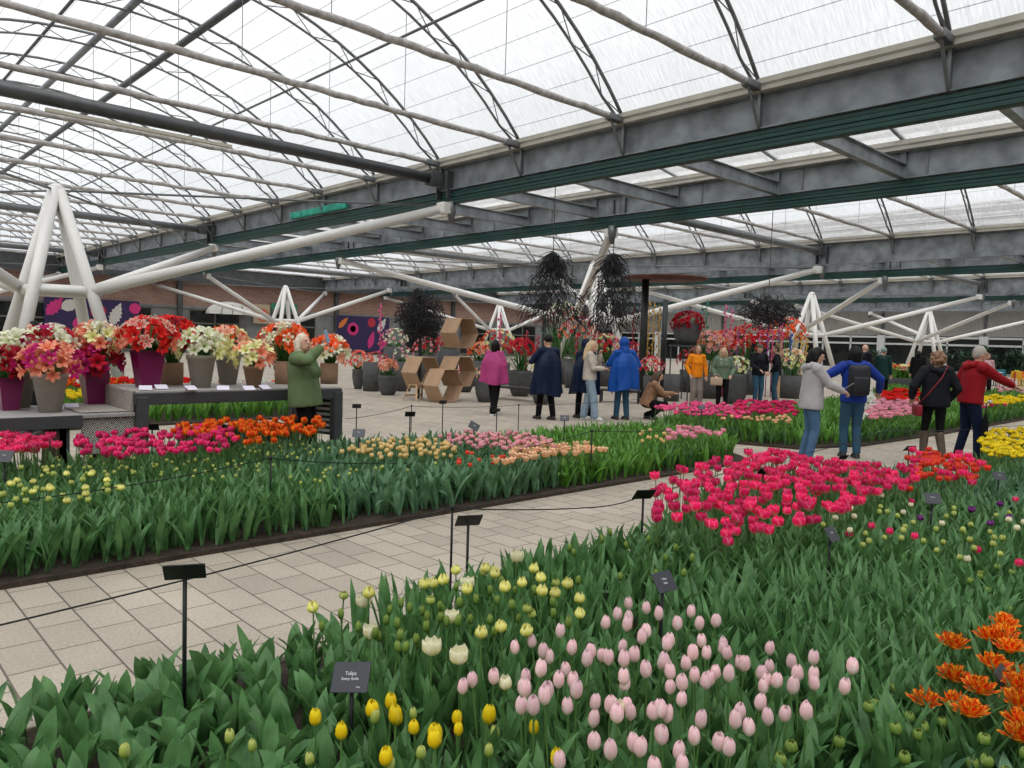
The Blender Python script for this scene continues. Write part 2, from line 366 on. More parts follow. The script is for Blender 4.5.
for n, l in ((0, 'large white tree column on the left behind the amaryllis tables'), (1, 'white tree column behind the strolling couple at the centre'),
             (2, 'white tree column right of centre behind the hooded grey sweatshirt'), (3, 'small far white tree column between the two people in dark and red')):
    cy = TY + n * PERIOD; near = YB0 + n * PERIOD + (0 if n else 0); far = [YA, YC, YE, YG][n]; near = [YB0, YB, YD, YF][n]
    tree_column(TX, cy, H + .905 * K, [(K * [-4.5, -4.2, -3.97, -3.85][n], far, ZB), (K * [-8.93, -8.55, -8.2, -8.0][n], far, ZB), (K * [-4.5, -4.27, -4.09, -3.9][n], near, ZB), (K * [-8.93, -8.85, -8.3, -8.1][n], near, ZB)], l)
tree_column(-13.5 * K, TY + PERIOD, H + .87 * K, [(pst(2), YC, ZB), (-16.1 * K, YC, ZB), (-13.3 * K, YB, ZB), (-16.5 * K, YB, ZB)], 'white tree column far left in front of the brick wall')
tree_column(-13.5 * K, TY + 2 * PERIOD, H + .87 * K, [(pst(2), YE, ZB), (-16.1 * K, YE, ZB), (-13.3 * K, YD, ZB), (-16.1 * K, YD, ZB)], 'white tree column in the far left corner behind the pink poncho')
tree_column(-13.5 * K, TY, H + .87 * K, [(pst(2), YA, ZB), (-16.1 * K, YA, ZB), (-13.3 * K, YB0, ZB), (-16.1 * K, YB0, ZB)], 'white tree column at the outer left, only its arm in view')
# ================================================================= TULIPS AND FOLIAGE
def petal_mat(name, base, mid, tip, edge=None, edge_w=.5, streak=0.0, rand=.12, trans=.3):
    m = bpy.data.materials.new(name); m.use_nodes = True; nt = m.node_tree; N = nt.nodes; L = nt.links; b = N['Principled BSDF']
    t = N.new('ShaderNodeTexCoord'); s = N.new('ShaderNodeSeparateXYZ'); L.new(t.outputs['UV'], s.inputs[0])
    cr = N.new('ShaderNodeValToRGB'); e = cr.color_ramp.elements
    e[0].position = .02; e[0].color = (*base, 1); e[1].position = 1; e[1].color = (*tip, 1); q = e.new(.4); q.color = (*mid, 1)
    n = N.new('ShaderNodeTexNoise'); n.inputs['Scale'].default_value = 6; mp = N.new('ShaderNodeMapping'); mp.inputs['Scale'].default_value = (5, .8, 1)
    L.new(t.outputs['UV'], mp.inputs[0]); L.new(mp.outputs[0], n.inputs[0])
    ad = N.new('ShaderNodeMath'); ad.operation = 'MULTIPLY_ADD'; ad.inputs[1].default_value = .35; L.new(n.outputs[0], ad.inputs[0])
    sb = N.new('ShaderNodeMath'); sb.operation = 'SUBTRACT'; sb.inputs[1].default_value = .17; L.new(s.outputs['Y'], sb.inputs[0]); L.new(sb.outputs[0], ad.inputs[2])
    L.new(ad.outputs[0], cr.inputs[0]); out = cr.outputs[0]
    if edge is not None:
        a = N.new('ShaderNodeMath'); a.operation = 'SUBTRACT'; a.inputs[1].default_value = .5; L.new(s.outputs['X'], a.inputs[0])
        c = N.new('ShaderNodeMath'); c.operation = 'ABSOLUTE'; L.new(a.outputs[0], c.inputs[0])
        r = N.new('ShaderNodeMapRange'); r.inputs[1].default_value = .5 - edge_w * .5; r.inputs[2].default_value = .5; L.new(c.outputs[0], r.inputs[0])
        if streak:
            ns = N.new('ShaderNodeMath'); ns.operation = 'MULTIPLY_ADD'; ns.inputs[1].default_value = streak; L.new(n.outputs[0], ns.inputs[0]); L.new(c.outputs[0], ns.inputs[2]); 
            n3 = N.new('ShaderNodeMath'); n3.operation = 'SUBTRACT'; n3.inputs[1].default_value = streak * .5; L.new(ns.outputs[0], n3.inputs[0]); L.new(n3.outputs[0], r.inputs[0])
        mx = N.new('ShaderNodeMix'); mx.data_type = 'RGBA'; L.new(r.outputs[0], mx.inputs[0]); L.new(out, mx.inputs[6]); mx.inputs[7].default_value = (*edge, 1); out = mx.outputs[2]
    oi = N.new('ShaderNodeObjectInfo'); r = N.new('ShaderNodeMapRange'); r.inputs[3].default_value = 1 - rand; r.inputs[4].default_value = 1 + rand; L.new(oi.outputs['Random'], r.inputs[0])
    h = N.new('ShaderNodeHueSaturation'); L.new(out, h.inputs['Color']); L.new(r.outputs[0], h.inputs['Value']); L.new(h.outputs[0], b.inputs['Base Color'])
    b.inputs['Roughness'].default_value = .5; b.inputs['Specular IOR Level'].default_value = .15
    tr = N.new('ShaderNodeBsdfTranslucent'); L.new(h.outputs[0], tr.inputs[0]); mx = N.new('ShaderNodeMixShader'); mx.inputs[0].default_value = trans
    L.new(b.outputs[0], mx.inputs[1]); L.new(tr.outputs[0], mx.inputs[2]); L.new(mx.outputs[0], N['Material Output'].inputs[0]); return m
P = {
 'pale_pink': petal_mat('pale_pink_petal', (.96, .88, .68), (.98, .70, .69), (.98, .63, .71), (.99, .86, .83), .6),
 'hot_pink': petal_mat('hot_pink_petal', (.90, .55, .42), (.92, .02, .15), (.96, .045, .22), (.98, .30, .42), .35, rand=.25),
 'coral_red': petal_mat('coral_red_petal', (.9, .4, .1), (.88, .045, .03), (.93, .09, .05), (.95, .25, .12), .35),
 'green_bud': petal_mat('green_bud_petal', (.08, .17, .03), (.17, .30, .05), (.32, .42, .10), (.38, .48, .16), .4),
 'lime_bud': petal_mat('lime_bud_petal', (.20, .33, .05), (.40, .52, .10), (.62, .66, .20), (.70, .74, .3), .5),
 'pale_yellow': petal_mat('pale_yellow_petal', (.50, .62, .08), (.88, .85, .16), (.95, .91, .32), (.96, .93, .5), .5),
 'cream': petal_mat('cream_petal', (.62, .66, .25), (.90, .85, .52), (.93, .90, .70), (.95, .93, .8), .5),
 'yellow': petal_mat('yellow_petal', (.60, .55, .02), (.93, .66, .01), (.96, .78, .02), (.96, .82, .08), .4),
 'orange_flame': petal_mat('orange_flame_petal', (.8, .4, .03), (.78, .035, .006), (.86, .07, .01), (.97, .46, .03), .55, .25),
 'parrot': petal_mat('parrot_petal', (.85, .30, .02), (.80, .02, .008), (.88, .07, .01), (.97, .48, .02), .8, .8, rand=.2),
 'magenta': petal_mat('magenta_petal', (.6, .2, .25), (.76, .012, .13), (.84, .03, .19), (.92, .18, .34), .4, rand=.3),
 'peach': petal_mat('peach_petal', (.93, .62, .2), (.95, .50, .30), (.96, .62, .40), (.97, .74, .42), .6),
 'apricot': petal_mat('apricot_petal', (.75, .65, .15), (.90, .60, .22), (.94, .72, .34), (.95, .82, .45), .5),
 'pink_white': petal_mat('pink_white_petal', (.85, .7, .6), (.80, .16, .24), (.88, .34, .40), (.96, .80, .78), .8),
 'rose': petal_mat('rose_petal', (.9, .7, .6), (.93, .28, .42), (.95, .42, .54), (.96, .62, .68), .5),
 'deep_pink': petal_mat('deep_pink_petal', (.8, .3, .3), (.93, .06, .27), (.95, .12, .35), (.96, .3, .48), .4, rand=.2),
 'red': petal_mat('red_petal', (.6, .2, .02), (.78, .012, .012), (.85, .02, .02), (.88, .05, .04), .3),
 'white': petal_mat('white_petal', (.7, .75, .5), (.88, .88, .80), (.92, .92, .88), (.95, .95, .92), .4),
 'purple': petal_mat('purple_petal', (.1, .03, .1), (.16, .02, .17), (.25, .05, .28), (.35, .12, .4), .4),
 'dark_red': petal_mat('dark_red_petal', (.2, .01, .02), (.28, .005, .03), (.36, .01, .05), (.45, .03, .08), .4),
}
def leafmat(name, a, b2, rand=.15, rough=.4):
    m = bpy.data.materials.new(name); m.use_nodes = True; nt = m.node_tree; N = nt.nodes; L = nt.links; b = N['Principled BSDF']
    t = N.new('ShaderNodeTexCoord'); s = N.new('ShaderNodeSeparateXYZ'); L.new(t.outputs['UV'], s.inputs[0])
    n = N.new('ShaderNodeTexNoise'); n.inputs['Scale'].default_value = 9; L.new(t.outputs['Object'], n.inputs[0])
    mp = N.new('ShaderNodeMapping'); mp.inputs['Scale'].default_value = (30, 1, 1); L.new(t.outputs['UV'], mp.inputs[0])
    n2 = N.new('ShaderNodeTexNoise'); n2.inputs['Scale'].default_value = 1; L.new(mp.outputs[0], n2.inputs[0])
    ad = N.new('ShaderNodeMath'); ad.operation = 'MULTIPLY_ADD'; ad.inputs[1].default_value = .5; L.new(n2.outputs[0], ad.inputs[0]); L.new(n.outputs[0], ad.inputs[2])
    cr = N.new('ShaderNodeValToRGB'); e = cr.color_ramp.elements; e[0].position = .45; e[0].color = (*[c * .8 for c in a], 1); e[1].position = .97; e[1].color = (*b2, 1); L.new(ad.outputs[0], cr.inputs[0])
    L.new(cr.outputs[0], b.inputs['Base Color']); b.inputs['Roughness'].default_value = rough; b.inputs['Specular IOR Level'].default_value = .32
    tr = N.new('ShaderNodeBsdfTranslucent'); h = N.new('ShaderNodeHueSaturation'); h.inputs['Hue'].default_value = .48; h.inputs['Value'].default_value = 1.3; L.new(cr.outputs[0], h.inputs['Color']); L.new(h.outputs[0], tr.inputs[0])
    mx = N.new('ShaderNodeMixShader'); mx.inputs[0].default_value = .28; L.new(b.outputs[0], mx.inputs[1]); L.new(tr.outputs[0], mx.inputs[2]); L.new(mx.outputs[0], N['Material Output'].inputs[0]); return m
LEAF = leafmat('tulip_leaf_green', (.026, .11, .024), (.15, .33, .12), rough=.33)
LEAF_BLUE = leafmat('tulip_leaf_bluish', (.034, .12, .045), (.18, .35, .19), rough=.33)
LEAF_BRIGHT = leafmat('tulip_leaf_bright', (.04, .16, .018), (.16, .38, .06), rough=.36)
STEM = mat('tulip_stem', (.09, .20, .05), .5)
# petal shell builder ------------------------------------------------
def interp(tab, v): return float(np.interp(v, [t[0] for t in tab], [t[1] for t in tab]))
def petals(layers, seed=0, nu=4, nv=6, frill=0.0):
    rr = random.Random(seed); vs = []; fs = []; uv = []
    for ly in layers:
        for k in range(ly['n']):
            th0 = 2 * PI * (k + ly.get('off', 0)) / ly['n'] + rr.uniform(-.08, .08); b = len(vs); hs = ly['h'] * (1 + rr.uniform(-.07, .07)); rs = 1 + rr.uniform(-.06, .06)
            for j in range(nv + 1):
                v = j / nv; r = interp(ly['r'], v) * rs; z = hs * interp(ly.get('z', [(0, 0), (1, 1)]), v); a = ly['a'] * max(0.0, 1 - v ** ly.get('p', 3.2)) ** .5 * min(1, .5 + v * 1.6)
                if j == nv: a = .10 * ly['a']
                for i in range(nu + 1):
                    u = -1 + 2 * i / nu; q = th0 + u * a; ru = r * (1 + .07 * (k % 2)) + (.0012 * (1 - u * u))
                    f = frill * v * rr.uniform(-1, 1)
                    vs.append(((ru + f) * math.cos(q), (ru + f) * math.sin(q), z + f * .8 - .004 * abs(u) ** 2 * v * (ly['h'] / .05))); uv.append((u * .5 + .5, v))
            fs += [(b + j * (nu + 1) + i, b + j * (nu + 1) + i + 1, b + (j + 1) * (nu + 1) + i + 1, b + (j + 1) * (nu + 1) + i) for j in range(nv) for i in range(nu)]
    return vs, fs, uv
def closed(R=.021, h=.058, seed=0, top=.45, nu=4, nv=6):
    prof = [(0, .3 * R), (.12, .75 * R), (.35, R), (.6, .97 * R), (.8, .8 * R), (1, top * R)]
    return petals([dict(n=3, r=prof, h=h, a=1.2), dict(n=3, off=.5, r=[(v, r * .95) for v, r in prof], h=h * .98, a=1.15)], seed, nu, nv)
def cup(R=.03, h=.055, seed=0, flare=1.0, nu=4, nv=6):
    prof = [(0, .25 * R), (.12, .68 * R), (.35, .97 * R), (.65, R), (.85, R * .96 * flare), (1, R * .88 * flare)]
    return petals([dict(n=3, r=prof, h=h, a=1.12), dict(n=3, off=.5, r=[(v, r * .93) for v, r in prof], h=h * 1.02, a=1.05)], seed, nu, nv)
def double(R=.028, h=.05, seed=0, fr=.002):
    pr = lambda s, f: [(0, .25 * R), (.15, .75 * R * s), (.45, R * s), (.75, R * s * .9), (1, R * s * f * .72)]
    return petals([dict(n=5, r=pr(1, .85), h=h * .85, a=.8, p=4), dict(n=4, off=.3, r=pr(.8, .8), h=h, a=.8, p=4), dict(n=3, off=.6, r=pr(.55, .8), h=h * 1.05, a=.8, p=4)], seed, 3, 4, fr)
def parrot(R=.055, h=.045, seed=0):
    pr = lambda s, t=1: [(0, .12 * R), (.3, .6 * R * s), (.6, .92 * R * s), (1, t * R * s * .92)]
    zz = [(0, 0), (.3, .5), (.6, .9), (1, 1.0)]
    return petals([dict(n=6, r=pr(1, 1.3), h=h * .6, a=.5, z=zz, p=2.6), dict(n=6, off=.5, r=pr(.9, 1.1), h=h * .95, a=.5, z=zz, p=2.6), dict(n=6, off=.2, r=pr(.65), h=h * 1.15, a=.5, z=zz, p=2.6), dict(n=5, off=.6, r=pr(.4, .7), h=h * 1.3, a=.6, p=2.6)], seed, 4, 6, .011)
def lily(R=.034, h=.06, seed=0):
    prof = [(0, .2 * R), (.15, .6 * R), (.45, .8 * R), (.75, .9 * R), (1, 1.25 * R)]
    return petals([dict(n=3, r=prof, h=h, a=.95, p=2), dict(n=3, off=.5, r=[(v, r * .95) for v, r in prof], h=h, a=.95, p=2)], seed, 4, 6)
def uvmesh(name, parts):                 # parts: [(verts, faces, uvs, material)]
    V = []; F = []; U = []; MI = []; mats = []
    for v, f, u, m in parts:
        b = len(V); V += v; F += [tuple(b + i for i in q) for q in f]; U += (u if u else [(0.5, .5)] * len(v))
        if m not in mats: mats.append(m)
        MI += [mats.index(m)] * len(f)
    me = bpy.data.meshes.new(name); me.from_pydata(V, [], F)
    for m in mats: me.materials.append(m)
    me.polygons.foreach_set('material_index', MI); me.polygons.foreach_set('use_smooth', [True] * len(F))
    l = me.uv_layers.new(name='UVMap'); idx = np.empty(len(me.loops), dtype=np.int32); me.loops.foreach_get('vertex_index', idx)
    l.data.foreach_set('uv', np.array(U, dtype=np.float32)[idx].ravel()); me.update(); return me
# leaf blade mass, vectorised -----------------------------------------
def leaves(base, az, length, width, lean0, lean1, seg=6, fold=.35, rng=RNG):
    n = len(az); t = np.linspace(0, 1, seg + 1)
    ph = lean0[:, None] + (lean1 - lean0)[:, None] * (t[None, :] ** 1.6)
    dl = length[:, None] / seg
    dx = np.sin(ph) * dl; dz = np.cos(ph) * dl
    hx = np.concatenate([np.zeros((n, 1)), np.cumsum((dx[:, 1:] + dx[:, :-1]) / 2, 1)], 1); hz = np.concatenate([np.zeros((n, 1)), np.cumsum((dz[:, 1:] + dz[:, :-1]) / 2, 1)], 1)
    W = width[:, None] * np.interp(t, [0, .12, .4, .7, .9, 1], [.35, .62, 1, .84, .45, .03])[None, :] * .5
    ca, sa = np.cos(az)[:, None], np.sin(az)[:, None]
    cx = base[:, 0][:, None] + hx * ca; cy = base[:, 1][:, None] + hx * sa; cz = base[:, 2][:, None] + hz
    tw = rng.normal(0, .35, n)[:, None] * t[None, :]
    sxv = -sa * np.cos(tw) + ca * np.sin(tw) * 0; syv = ca * np.cos(tw); szv = np.sin(tw)
    nx, ny, nz = -np.cos(ph) * ca, -np.cos(ph) * sa, np.sin(ph)     # upper-side normal
    f = fold * (1 - .6 * t)[None, :]
    L_ = np.stack([cx + sxv * W + nx * W * f, cy + syv * W + ny * W * f, cz + szv * W + nz * W * f], -1)
    R_ = np.stack([cx - sxv * W + nx * W * f, cy - syv * W + ny * W * f, cz - szv * W + nz * W * f], -1)
    C_ = np.stack([cx, cy, cz], -1)
    V = np.stack([L_, C_, R_], 2).reshape(-1, 3)                    # n*(seg+1)*3
    U = np.stack([np.broadcast_to(np.array([0, .5, 1.])[None, None, :], (n, seg + 1, 3)), np.broadcast_to(t[None, :, None], (n, seg + 1, 3))], -1).reshape(-1, 2)
    o = (np.arange(n) * (seg + 1) * 3)[:, None, None]; j = (np.arange(seg) * 3)[None, :, None]; k = np.arange(2)[None, None, :]
    a = (o + j + k).reshape(-1); F = np.stack([a, a + 1, a + 4, a + 3], -1)
    return V, F, U
def np_mesh(name, V, F, U, m):
    me = bpy.data.meshes.new(name); me.vertices.add(len(V)); me.vertices.foreach_set('co', V.astype(np.float32).ravel())
    me.loops.add(F.size); me.loops.foreach_set('vertex_index', F.astype(np.int32).ravel()); me.polygons.add(len(F))
    me.polygons.foreach_set('loop_start', np.arange(len(F), dtype=np.int32) * 4); me.polygons.foreach_set('loop_total', np.full(len(F), 4, dtype=np.int32))
    me.materials.append(m); l = me.uv_layers.new(name='UVMap'); l.data.foreach_set('uv', U[F.ravel()].astype(np.float32).ravel())
    me.polygons.foreach_set('use_smooth', np.ones(len(F), dtype=bool)); me.update(calc_edges=True); me.validate(); return me
def inpoly(P_, poly):
    x, y = P_[:, 0], P_[:, 1]; r = np.zeros(len(P_), bool); k = len(poly)
    for i in range(k):
        x1, y1 = poly[i]; x2, y2 = poly[(i + 1) % k]
        c = ((y1 > y) != (y2 > y)) & (x < (x2 - x1) * (y - y1) / ((y2 - y1) + 1e-12) + x1); r ^= c
    return r
def scatter(poly, sp, jit=.38, rng=RNG):
    a = np.array(poly); lo = a.min(0); hi = a.max(0)
    gx, gy = np.meshgrid(np.arange(lo[0], hi[0], sp), np.arange(lo[1], hi[1], sp)); g = np.stack([gx.ravel(), gy.ravel()], -1)
    g[:, 0] += (np.round((g[:, 1] - lo[1]) / sp) % 2) * sp / 2
    g += rng.uniform(-jit, jit, g.shape) * sp
    return g[inpoly(g, poly)]
def foliage(poly, label, m, sp=.11, per=4, ln=(.28, .40), wd=(.035, .055), lean=(.05, .35), bend=(.25, .8), seg=6, z=.04, holes=(), hfun=None):
    g = scatter(poly, sp)
    for h in holes: g = g[~inpoly(g, h)]
    b = np.repeat(g, per, 0); n = len(b)
    b = b + RNG.normal(0, .012, b.shape); az = RNG.uniform(0, 2 * PI, n); ln_ = RNG.uniform(*ln, n); 
    if hfun is not None: ln_ = ln_ * hfun(b)
    l0 = RNG.uniform(*lean, n); l1 = l0 + RNG.uniform(*bend, n)
    fl_ = RNG.random(n) < .06; l1[fl_] += 1.5
    V, F, U = leaves(np.column_stack([b, np.full(n, z)]), az, ln_, RNG.uniform(*wd, n), l0, l1, seg)
    o = link('tulip_foliage', np_mesh('tulip_foliage', V, F, U, m)); return tag(o, label, 'foliage', kind='stuff')
# --- beds -------------------------------------------------------------
SOIL = mat('garden_soil', (.045, .032, .022), .95, 0, .4, 12, .9, 50)
def bed(poly, label):
    o = MB().prism(poly, -.02, .035).build('flower_bed', SOIL); tag(o, label, 'flower bed'); return o
BED1 = [(-5.45, -2.5), (-5.44, 9.2), (-5.6, 9.95), (-6.3, 10.5), (-7.4, 10.75), (-8.0, 10.3), (-8.2, 9.0), (-7.95, 7.0), (-8.5, 5.2), (-8.55, -2.5)]
BED2 = [(-3.36, .2), (-3.36, 3.0), (-3.4, 5), (-3.95, 6.3), (-4.1, 7.8), (-3.85, 9.1), (-3.0, 9.7), (-2.35, 10.0), (-2.75, 12.2), (-2.95, 14.6), (-2.0, 15.6), (2, 15.6), (3.2, 10), (3.2, .2)]
BED3 = [(-5.72, 11.75), (-5.25, 13.2), (-5.1, 16.9), (-5.05, 24), (-5.1, 34), (-13, 36), (-10.2, 23), (-9.1, 17.4), (-9.0, 13.6), (-8.3, 11.3), (-7.4, 10.95), (-6.6, 11.45)]
bed(BED1, 'long tulip bed on the far side of the paved path'); bed(BED2, 'big front tulip bed on the right of the path'); bed(BED3, 'far tulip bed behind the strolling visitors')
BED4 = [(-13.4, 1), (-13.4, 7.6), (-16.5, 9.5), (-19.5, 8.0), (-19.5, 1)]
bed(BED4, 'tulip bed behind the amaryllis tables')
# stone kerb along front bed
kb = MB()
kerb = thing('kerb', 'low stone kerb edging the front tulip bed', 'kerb')
y = .2
for i in range(14):
    MB().bevbox((-3.385, y + .2, .02), (.055, .392, .075), .008).build('kerb_stone', mat('kerb_stone', (.36, .31, .25), .8, 0, .2, 8), kerb); y += .4
# --- foliage
fz = lambda x0, x1, y0, y1: [(x0, y0), (x1, y0), (x1, y1), (x0, y1)]
foliage([(-5.5, -.6), (-5.5, 3.4), (-8.4, 3.6), (-8.4, -.6)], 'green leaves of the nearest left part of the far bed, below yellow and magenta tulips', LEAF, .105, 4, (.30, .42), (.035, .055), seg=6)
foliage([(-5.52, 3.4), (-5.52, 6.0), (-8.0, 6.6), (-8.4, 3.6)], 'bluish green tulip leaves in the middle of the long bed', LEAF_BLUE, .11, 4, (.30, .42), (.045, .07), seg=6)
foliage([(-5.52, 6.0), (-5.55, 9.2), (-5.7, 9.85), (-6.3, 10.35), (-7.4, 10.6), (-7.9, 10.2), (-8.05, 9), (-7.85, 7), (-8.1, 6.6)], 'bright green tulip leaves at the right end of the long bed', LEAF_BRIGHT, .115, 4, (.27, .38), (.035, .055), seg=5)
foliage([(-3.3, .25), (-3.3, 1.98), (-2.75, 1.98), (-2.1, 1.3), (-1.2, .7), (-1.2, .2)], 'broad low tulip leaves at the left corner of the front bed', LEAF, .12, 4, (.19, .28), (.06, .09), (.05, .4), (.1, .8), seg=7)
foliage([(-3.28, 2.0), (-3.3, 3.9), (-2.6, 3.6), (-2.1, 3.0), (-2.0, 2.0), (-2.2, 1.4), (-2.7, 2.0)], 'upright leaves around the pale yellow tulips of the front bed', LEAF, .11, 4, (.28, .38), (.038, .058), (.02, .22), (.1, .6), seg=7)
foliage([(-3.25, 3.8), (-3.35, 5.0), (-3.85, 6.2), (-3.95, 7.6), (-2.1, 7.6), (-1.9, 4.2), (-2.1, 3.1), (-2.6, 3.6)], 'dark green tulip leaves below the hot pink tulips', LEAF, .12, 4, (.30, .42), (.045, .07), seg=6)
foliage([(-2.0, 1.9), (-2.1, 3.1), (-1.5, 3.1), (-.9, 2.6), (-.9, 1.2), (-1.6, 1.2)], 'broad dark leaves between the pale pink tulips', LEAF, .11, 4, (.24, .36), (.045, .07), (.05, .35), (.2, .8), seg=7)
foliage([(-2.2, 1.45), (-1.2, .75), (-.9, .9), (-.9, 1.3), (-1.7, 1.45), (-2.0, 1.75)], 'narrow leaves among the bright yellow tulips at the front edge', LEAF, .11, 4, (.22, .32), (.025, .04), (.05, .3), (.1, .6), seg=7)
foliage([(-2.1, 3.1), (-1.9, 4.4), (-1.1, 4.6), (-.2, 4.4), (-.4, 3.3), (-.9, 2.55), (-1.5, 3.1)], 'dense grassy tulip leaves without flowers in the middle of the front bed', LEAF, .085, 4, (.32, .44), (.028, .045), (.05, .35), (.2, .8), seg=7)
foliage([(-.9, 1.0), (-.9, 2.6), (-.4, 3.3), (.6, 3.3), (.6, 1.0)], 'large bluish leaves beside the orange parrot tulips', LEAF_BLUE, .13, 4, (.24, .36), (.06, .09), (.1, .4), (.2, .9), seg=7)
foliage([(-1.9, 4.4), (-2.1, 7.6), (-.5, 7.6), (.8, 5.5), (.5, 3.4), (-.4, 3.3), (-.2, 4.4), (-1.1, 4.6)], 'green leaves among the cream tulip buds', LEAF, .12, 4, (.30, .42), (.035, .055), seg=6)
foliage([(-3.9, 7.6), (-3.75, 9.0), (-2.9, 9.55), (-2.4, 9.8), (-2.8, 12.2), (-2.9, 14.5), (2, 15), (2, 7), (-.5, 7.6)], 'tulip leaves at the far right of the front bed', LEAF_BLUE, .15, 4, (.26, .38), (.05, .07), seg=4)
foliage([(-5.8, 11.85), (-5.35, 13.2), (-5.2, 17), (-5.2, 24), (-9.6, 24), (-9.0, 17.4), (-8.9, 13.6), (-8.2, 11.4), (-7.4, 11.05), (-6.6, 11.55)], 'green tulip leaves of the far bed behind the visitors', LEAF_BRIGHT, .17, 4, (.28, .40), (.05, .07), seg=4)
foliage([(-5.2, 24), (-5.2, 33.5), (-12.8, 35.5), (-10, 24)], 'green leaves at the back of the far tulip bed', LEAF_BRIGHT, .3, 4, (.28, .40), (.08, .11), seg=3)
foliage([(-13.5, 1.1), (-13.5, 7.5), (-16.4, 9.3), (-19.3, 7.9), (-19.3, 1.1)], 'tulip leaves of the bed behind the tables', LEAF_BRIGHT, .2, 4, (.32, .45), (.05, .07), seg=4)
# --- tulip prototypes ---------------------------------------------------
def leaf_part(seed, ln=.3, wd=.055):
    r = np.random.default_rng(seed); V, F, U = leaves(np.zeros((1, 3)), np.array([0.]), np.array([ln]), np.array([wd]), np.array([.25]), np.array([.75]), 7, rng=r)
    return np_mesh('leaf', V, F, U, LEAF)
LEAFM = [leaf_part(1), leaf_part(2, .26, .06), leaf_part(3, .33, .045)]
def stem_verts(h, r=.0035, bend=0.0, n=6, k=5, seed=0):
    pts = [(bend * (i / k) ** 2, 0, h * i / k) for i in range(k + 1)]; m = MB().path(pts, [r] * (k + 1), n, caps=False); return m.v, m.f
TUL = {}
def tulip_kind(key, fn, col, h, parts=True, nvar=3, bend=.02):
    """blossom base sits at height h on a stem"""
    TUL[key] = dict(h=h, parts=parts, var=[])
    for s in range(nvar):
        v, f, u = fn(s * 7 + 3); hh = h * (1 + .0 * s); bd = bend * (s - 1)
        v = [(x + bd, y, z) for x, y, z in v]
        sv, sf = stem_verts(hh, bend=bd)
        if parts: TUL[key]['var'].append((uvmesh('blossom', [(v, f, u, P[col])]), uvmesh('stem', [(sv, sf, None, STEM)])))
        else:
            v2 = [(x, y, z + hh) for x, y, z in v]
            V, F, U = leaves(np.zeros((2, 3)), np.array([.5, 3.2]) + s, np.array([.3, .27]), np.array([.05, .055]), np.array([.15, .2]), np.array([.6, .7]), 4)
            TUL[key]['var'].append(uvmesh('tulip', [(v2, f, u, P[col]), (sv, sf, None, STEM), ([tuple(q) for q in V], [tuple(int(i) for i in q) for q in F], [tuple(q) for q in U], LEAF)]))
TR = random.Random(11)
VARN = dict(pink='pale_pink_tulip', cream_closed='cream_tulip', yellow='yellow_tulip', yellow_bud='yellow_tulip_bud', yellow_slim='yellow_tulip', green_bud='green_tulip_bud', round_bud='round_tulip_bud',
 pale_double='double_tulip', pale_cup='creamy_tulip', lime_double='lime_tulip', hot='hot_pink_tulip', hot_closed='hot_pink_tulip', coral='coral_tulip', cream_bud='cream_tulip', lime_bud='lime_tulip_bud', purple='purple_tulip',
 parrot='parrot_tulip', yellow_double='ruffled_yellow_tulip', b1_yellow='soft_yellow_tulip', b1_lime='lime_tulip', b1_hot='bright_pink_tulip', b1_magenta='magenta_tulip', b1_orange='flamed_orange_tulip', b1_apricot='apricot_tulip',
 b1_pinkwhite='pink_edged_tulip', b1_peach='peach_tulip', b1_rust='rust_red_tulip', b1_bud='pale_tulip_bud', b1_rose='light_pink_tulip', b3_deep='deep_pink_tulip', b3_darkpink='dark_pink_tulip', b3_white='white_tulip', b3_rose='rose_tulip', b3_red='red_tulip', b3_yellow='golden_tulip', b3_peach='small_peach_tulip')
BEDLIM = {}
def plant(key, x, y, label, group, z=None, sc=None, cat='tulip', name=None):
    name = name or VARN[key]
    k = TUL[key]; s = sc or TR.uniform(.92, 1.08); rz = TR.uniform(0, 6.28); tilt = (TR.uniform(-.1, .1), TR.uniform(-.1, .1))
    if k['parts']:
        o = thing(name, label, cat, (x, y, .035), rz, group); o.rotation_euler = (*tilt, rz); o.scale = (s, s, s)
        b, st = TR.choice(k['var']); hz = (z / s / k['h']) if z else 1.0
        l = link('stem', st, o); l.scale = (1, 1, hz); bl = link('blossom', b, o, (0, 0, k['h'] * hz))
        for q in range(2):
            lf = link('leaf', TR.choice(LEAFM), o); lf.rotation_euler = (0, 0, TR.uniform(0, 6.28)); lf.scale = (1, 1, TR.uniform(.8, 1.1) * min(1, k['h'] / .38))
    else:
        o = link(name, TR.choice(k['var']), None, (x, y, .035)); o.rotation_euler = (*tilt, rz); o.scale = (s, s, s if not z else s * z / k['h']); tag(o, label, cat, group)
    return o
tulip_kind('pink', lambda s: closed(.0185, .061, s, .30), 'pale_pink', .385)
tulip_kind('cream_closed', lambda s: closed(.024, .055, s, .6), 'cream', .385)
tulip_kind('yellow', lambda s: closed(.020, .060, s, .42), 'yellow', .31)
tulip_kind('yellow_bud', lambda s: closed(.014, .048, s, .3), 'lime_bud', .29)
tulip_kind('yellow_slim', lambda s: closed(.016, .052, s, .3), 'yellow', .29)
tulip_kind('green_bud', lambda s: closed(.0125, .050, s, .3), 'green_bud', .38)
tulip_kind('round_bud', lambda s: closed(.018, .040, s, .5), 'green_bud', .28)
tulip_kind('pale_double', lambda s: double(.025, .052, s), 'pale_yellow', .42)
tulip_kind('pale_cup', lambda s: cup(.031, .060, s, 1.05), 'cream', .40)
tulip_kind('lime_double', lambda s: closed(.021, .040, s, .7), 'lime_bud', .41)
tulip_kind('hot', lambda s: cup(.035, .068, s, 1.08), 'hot_pink', .46)
tulip_kind('hot_closed', lambda s: closed(.031, .066, s, .65), 'hot_pink', .45)
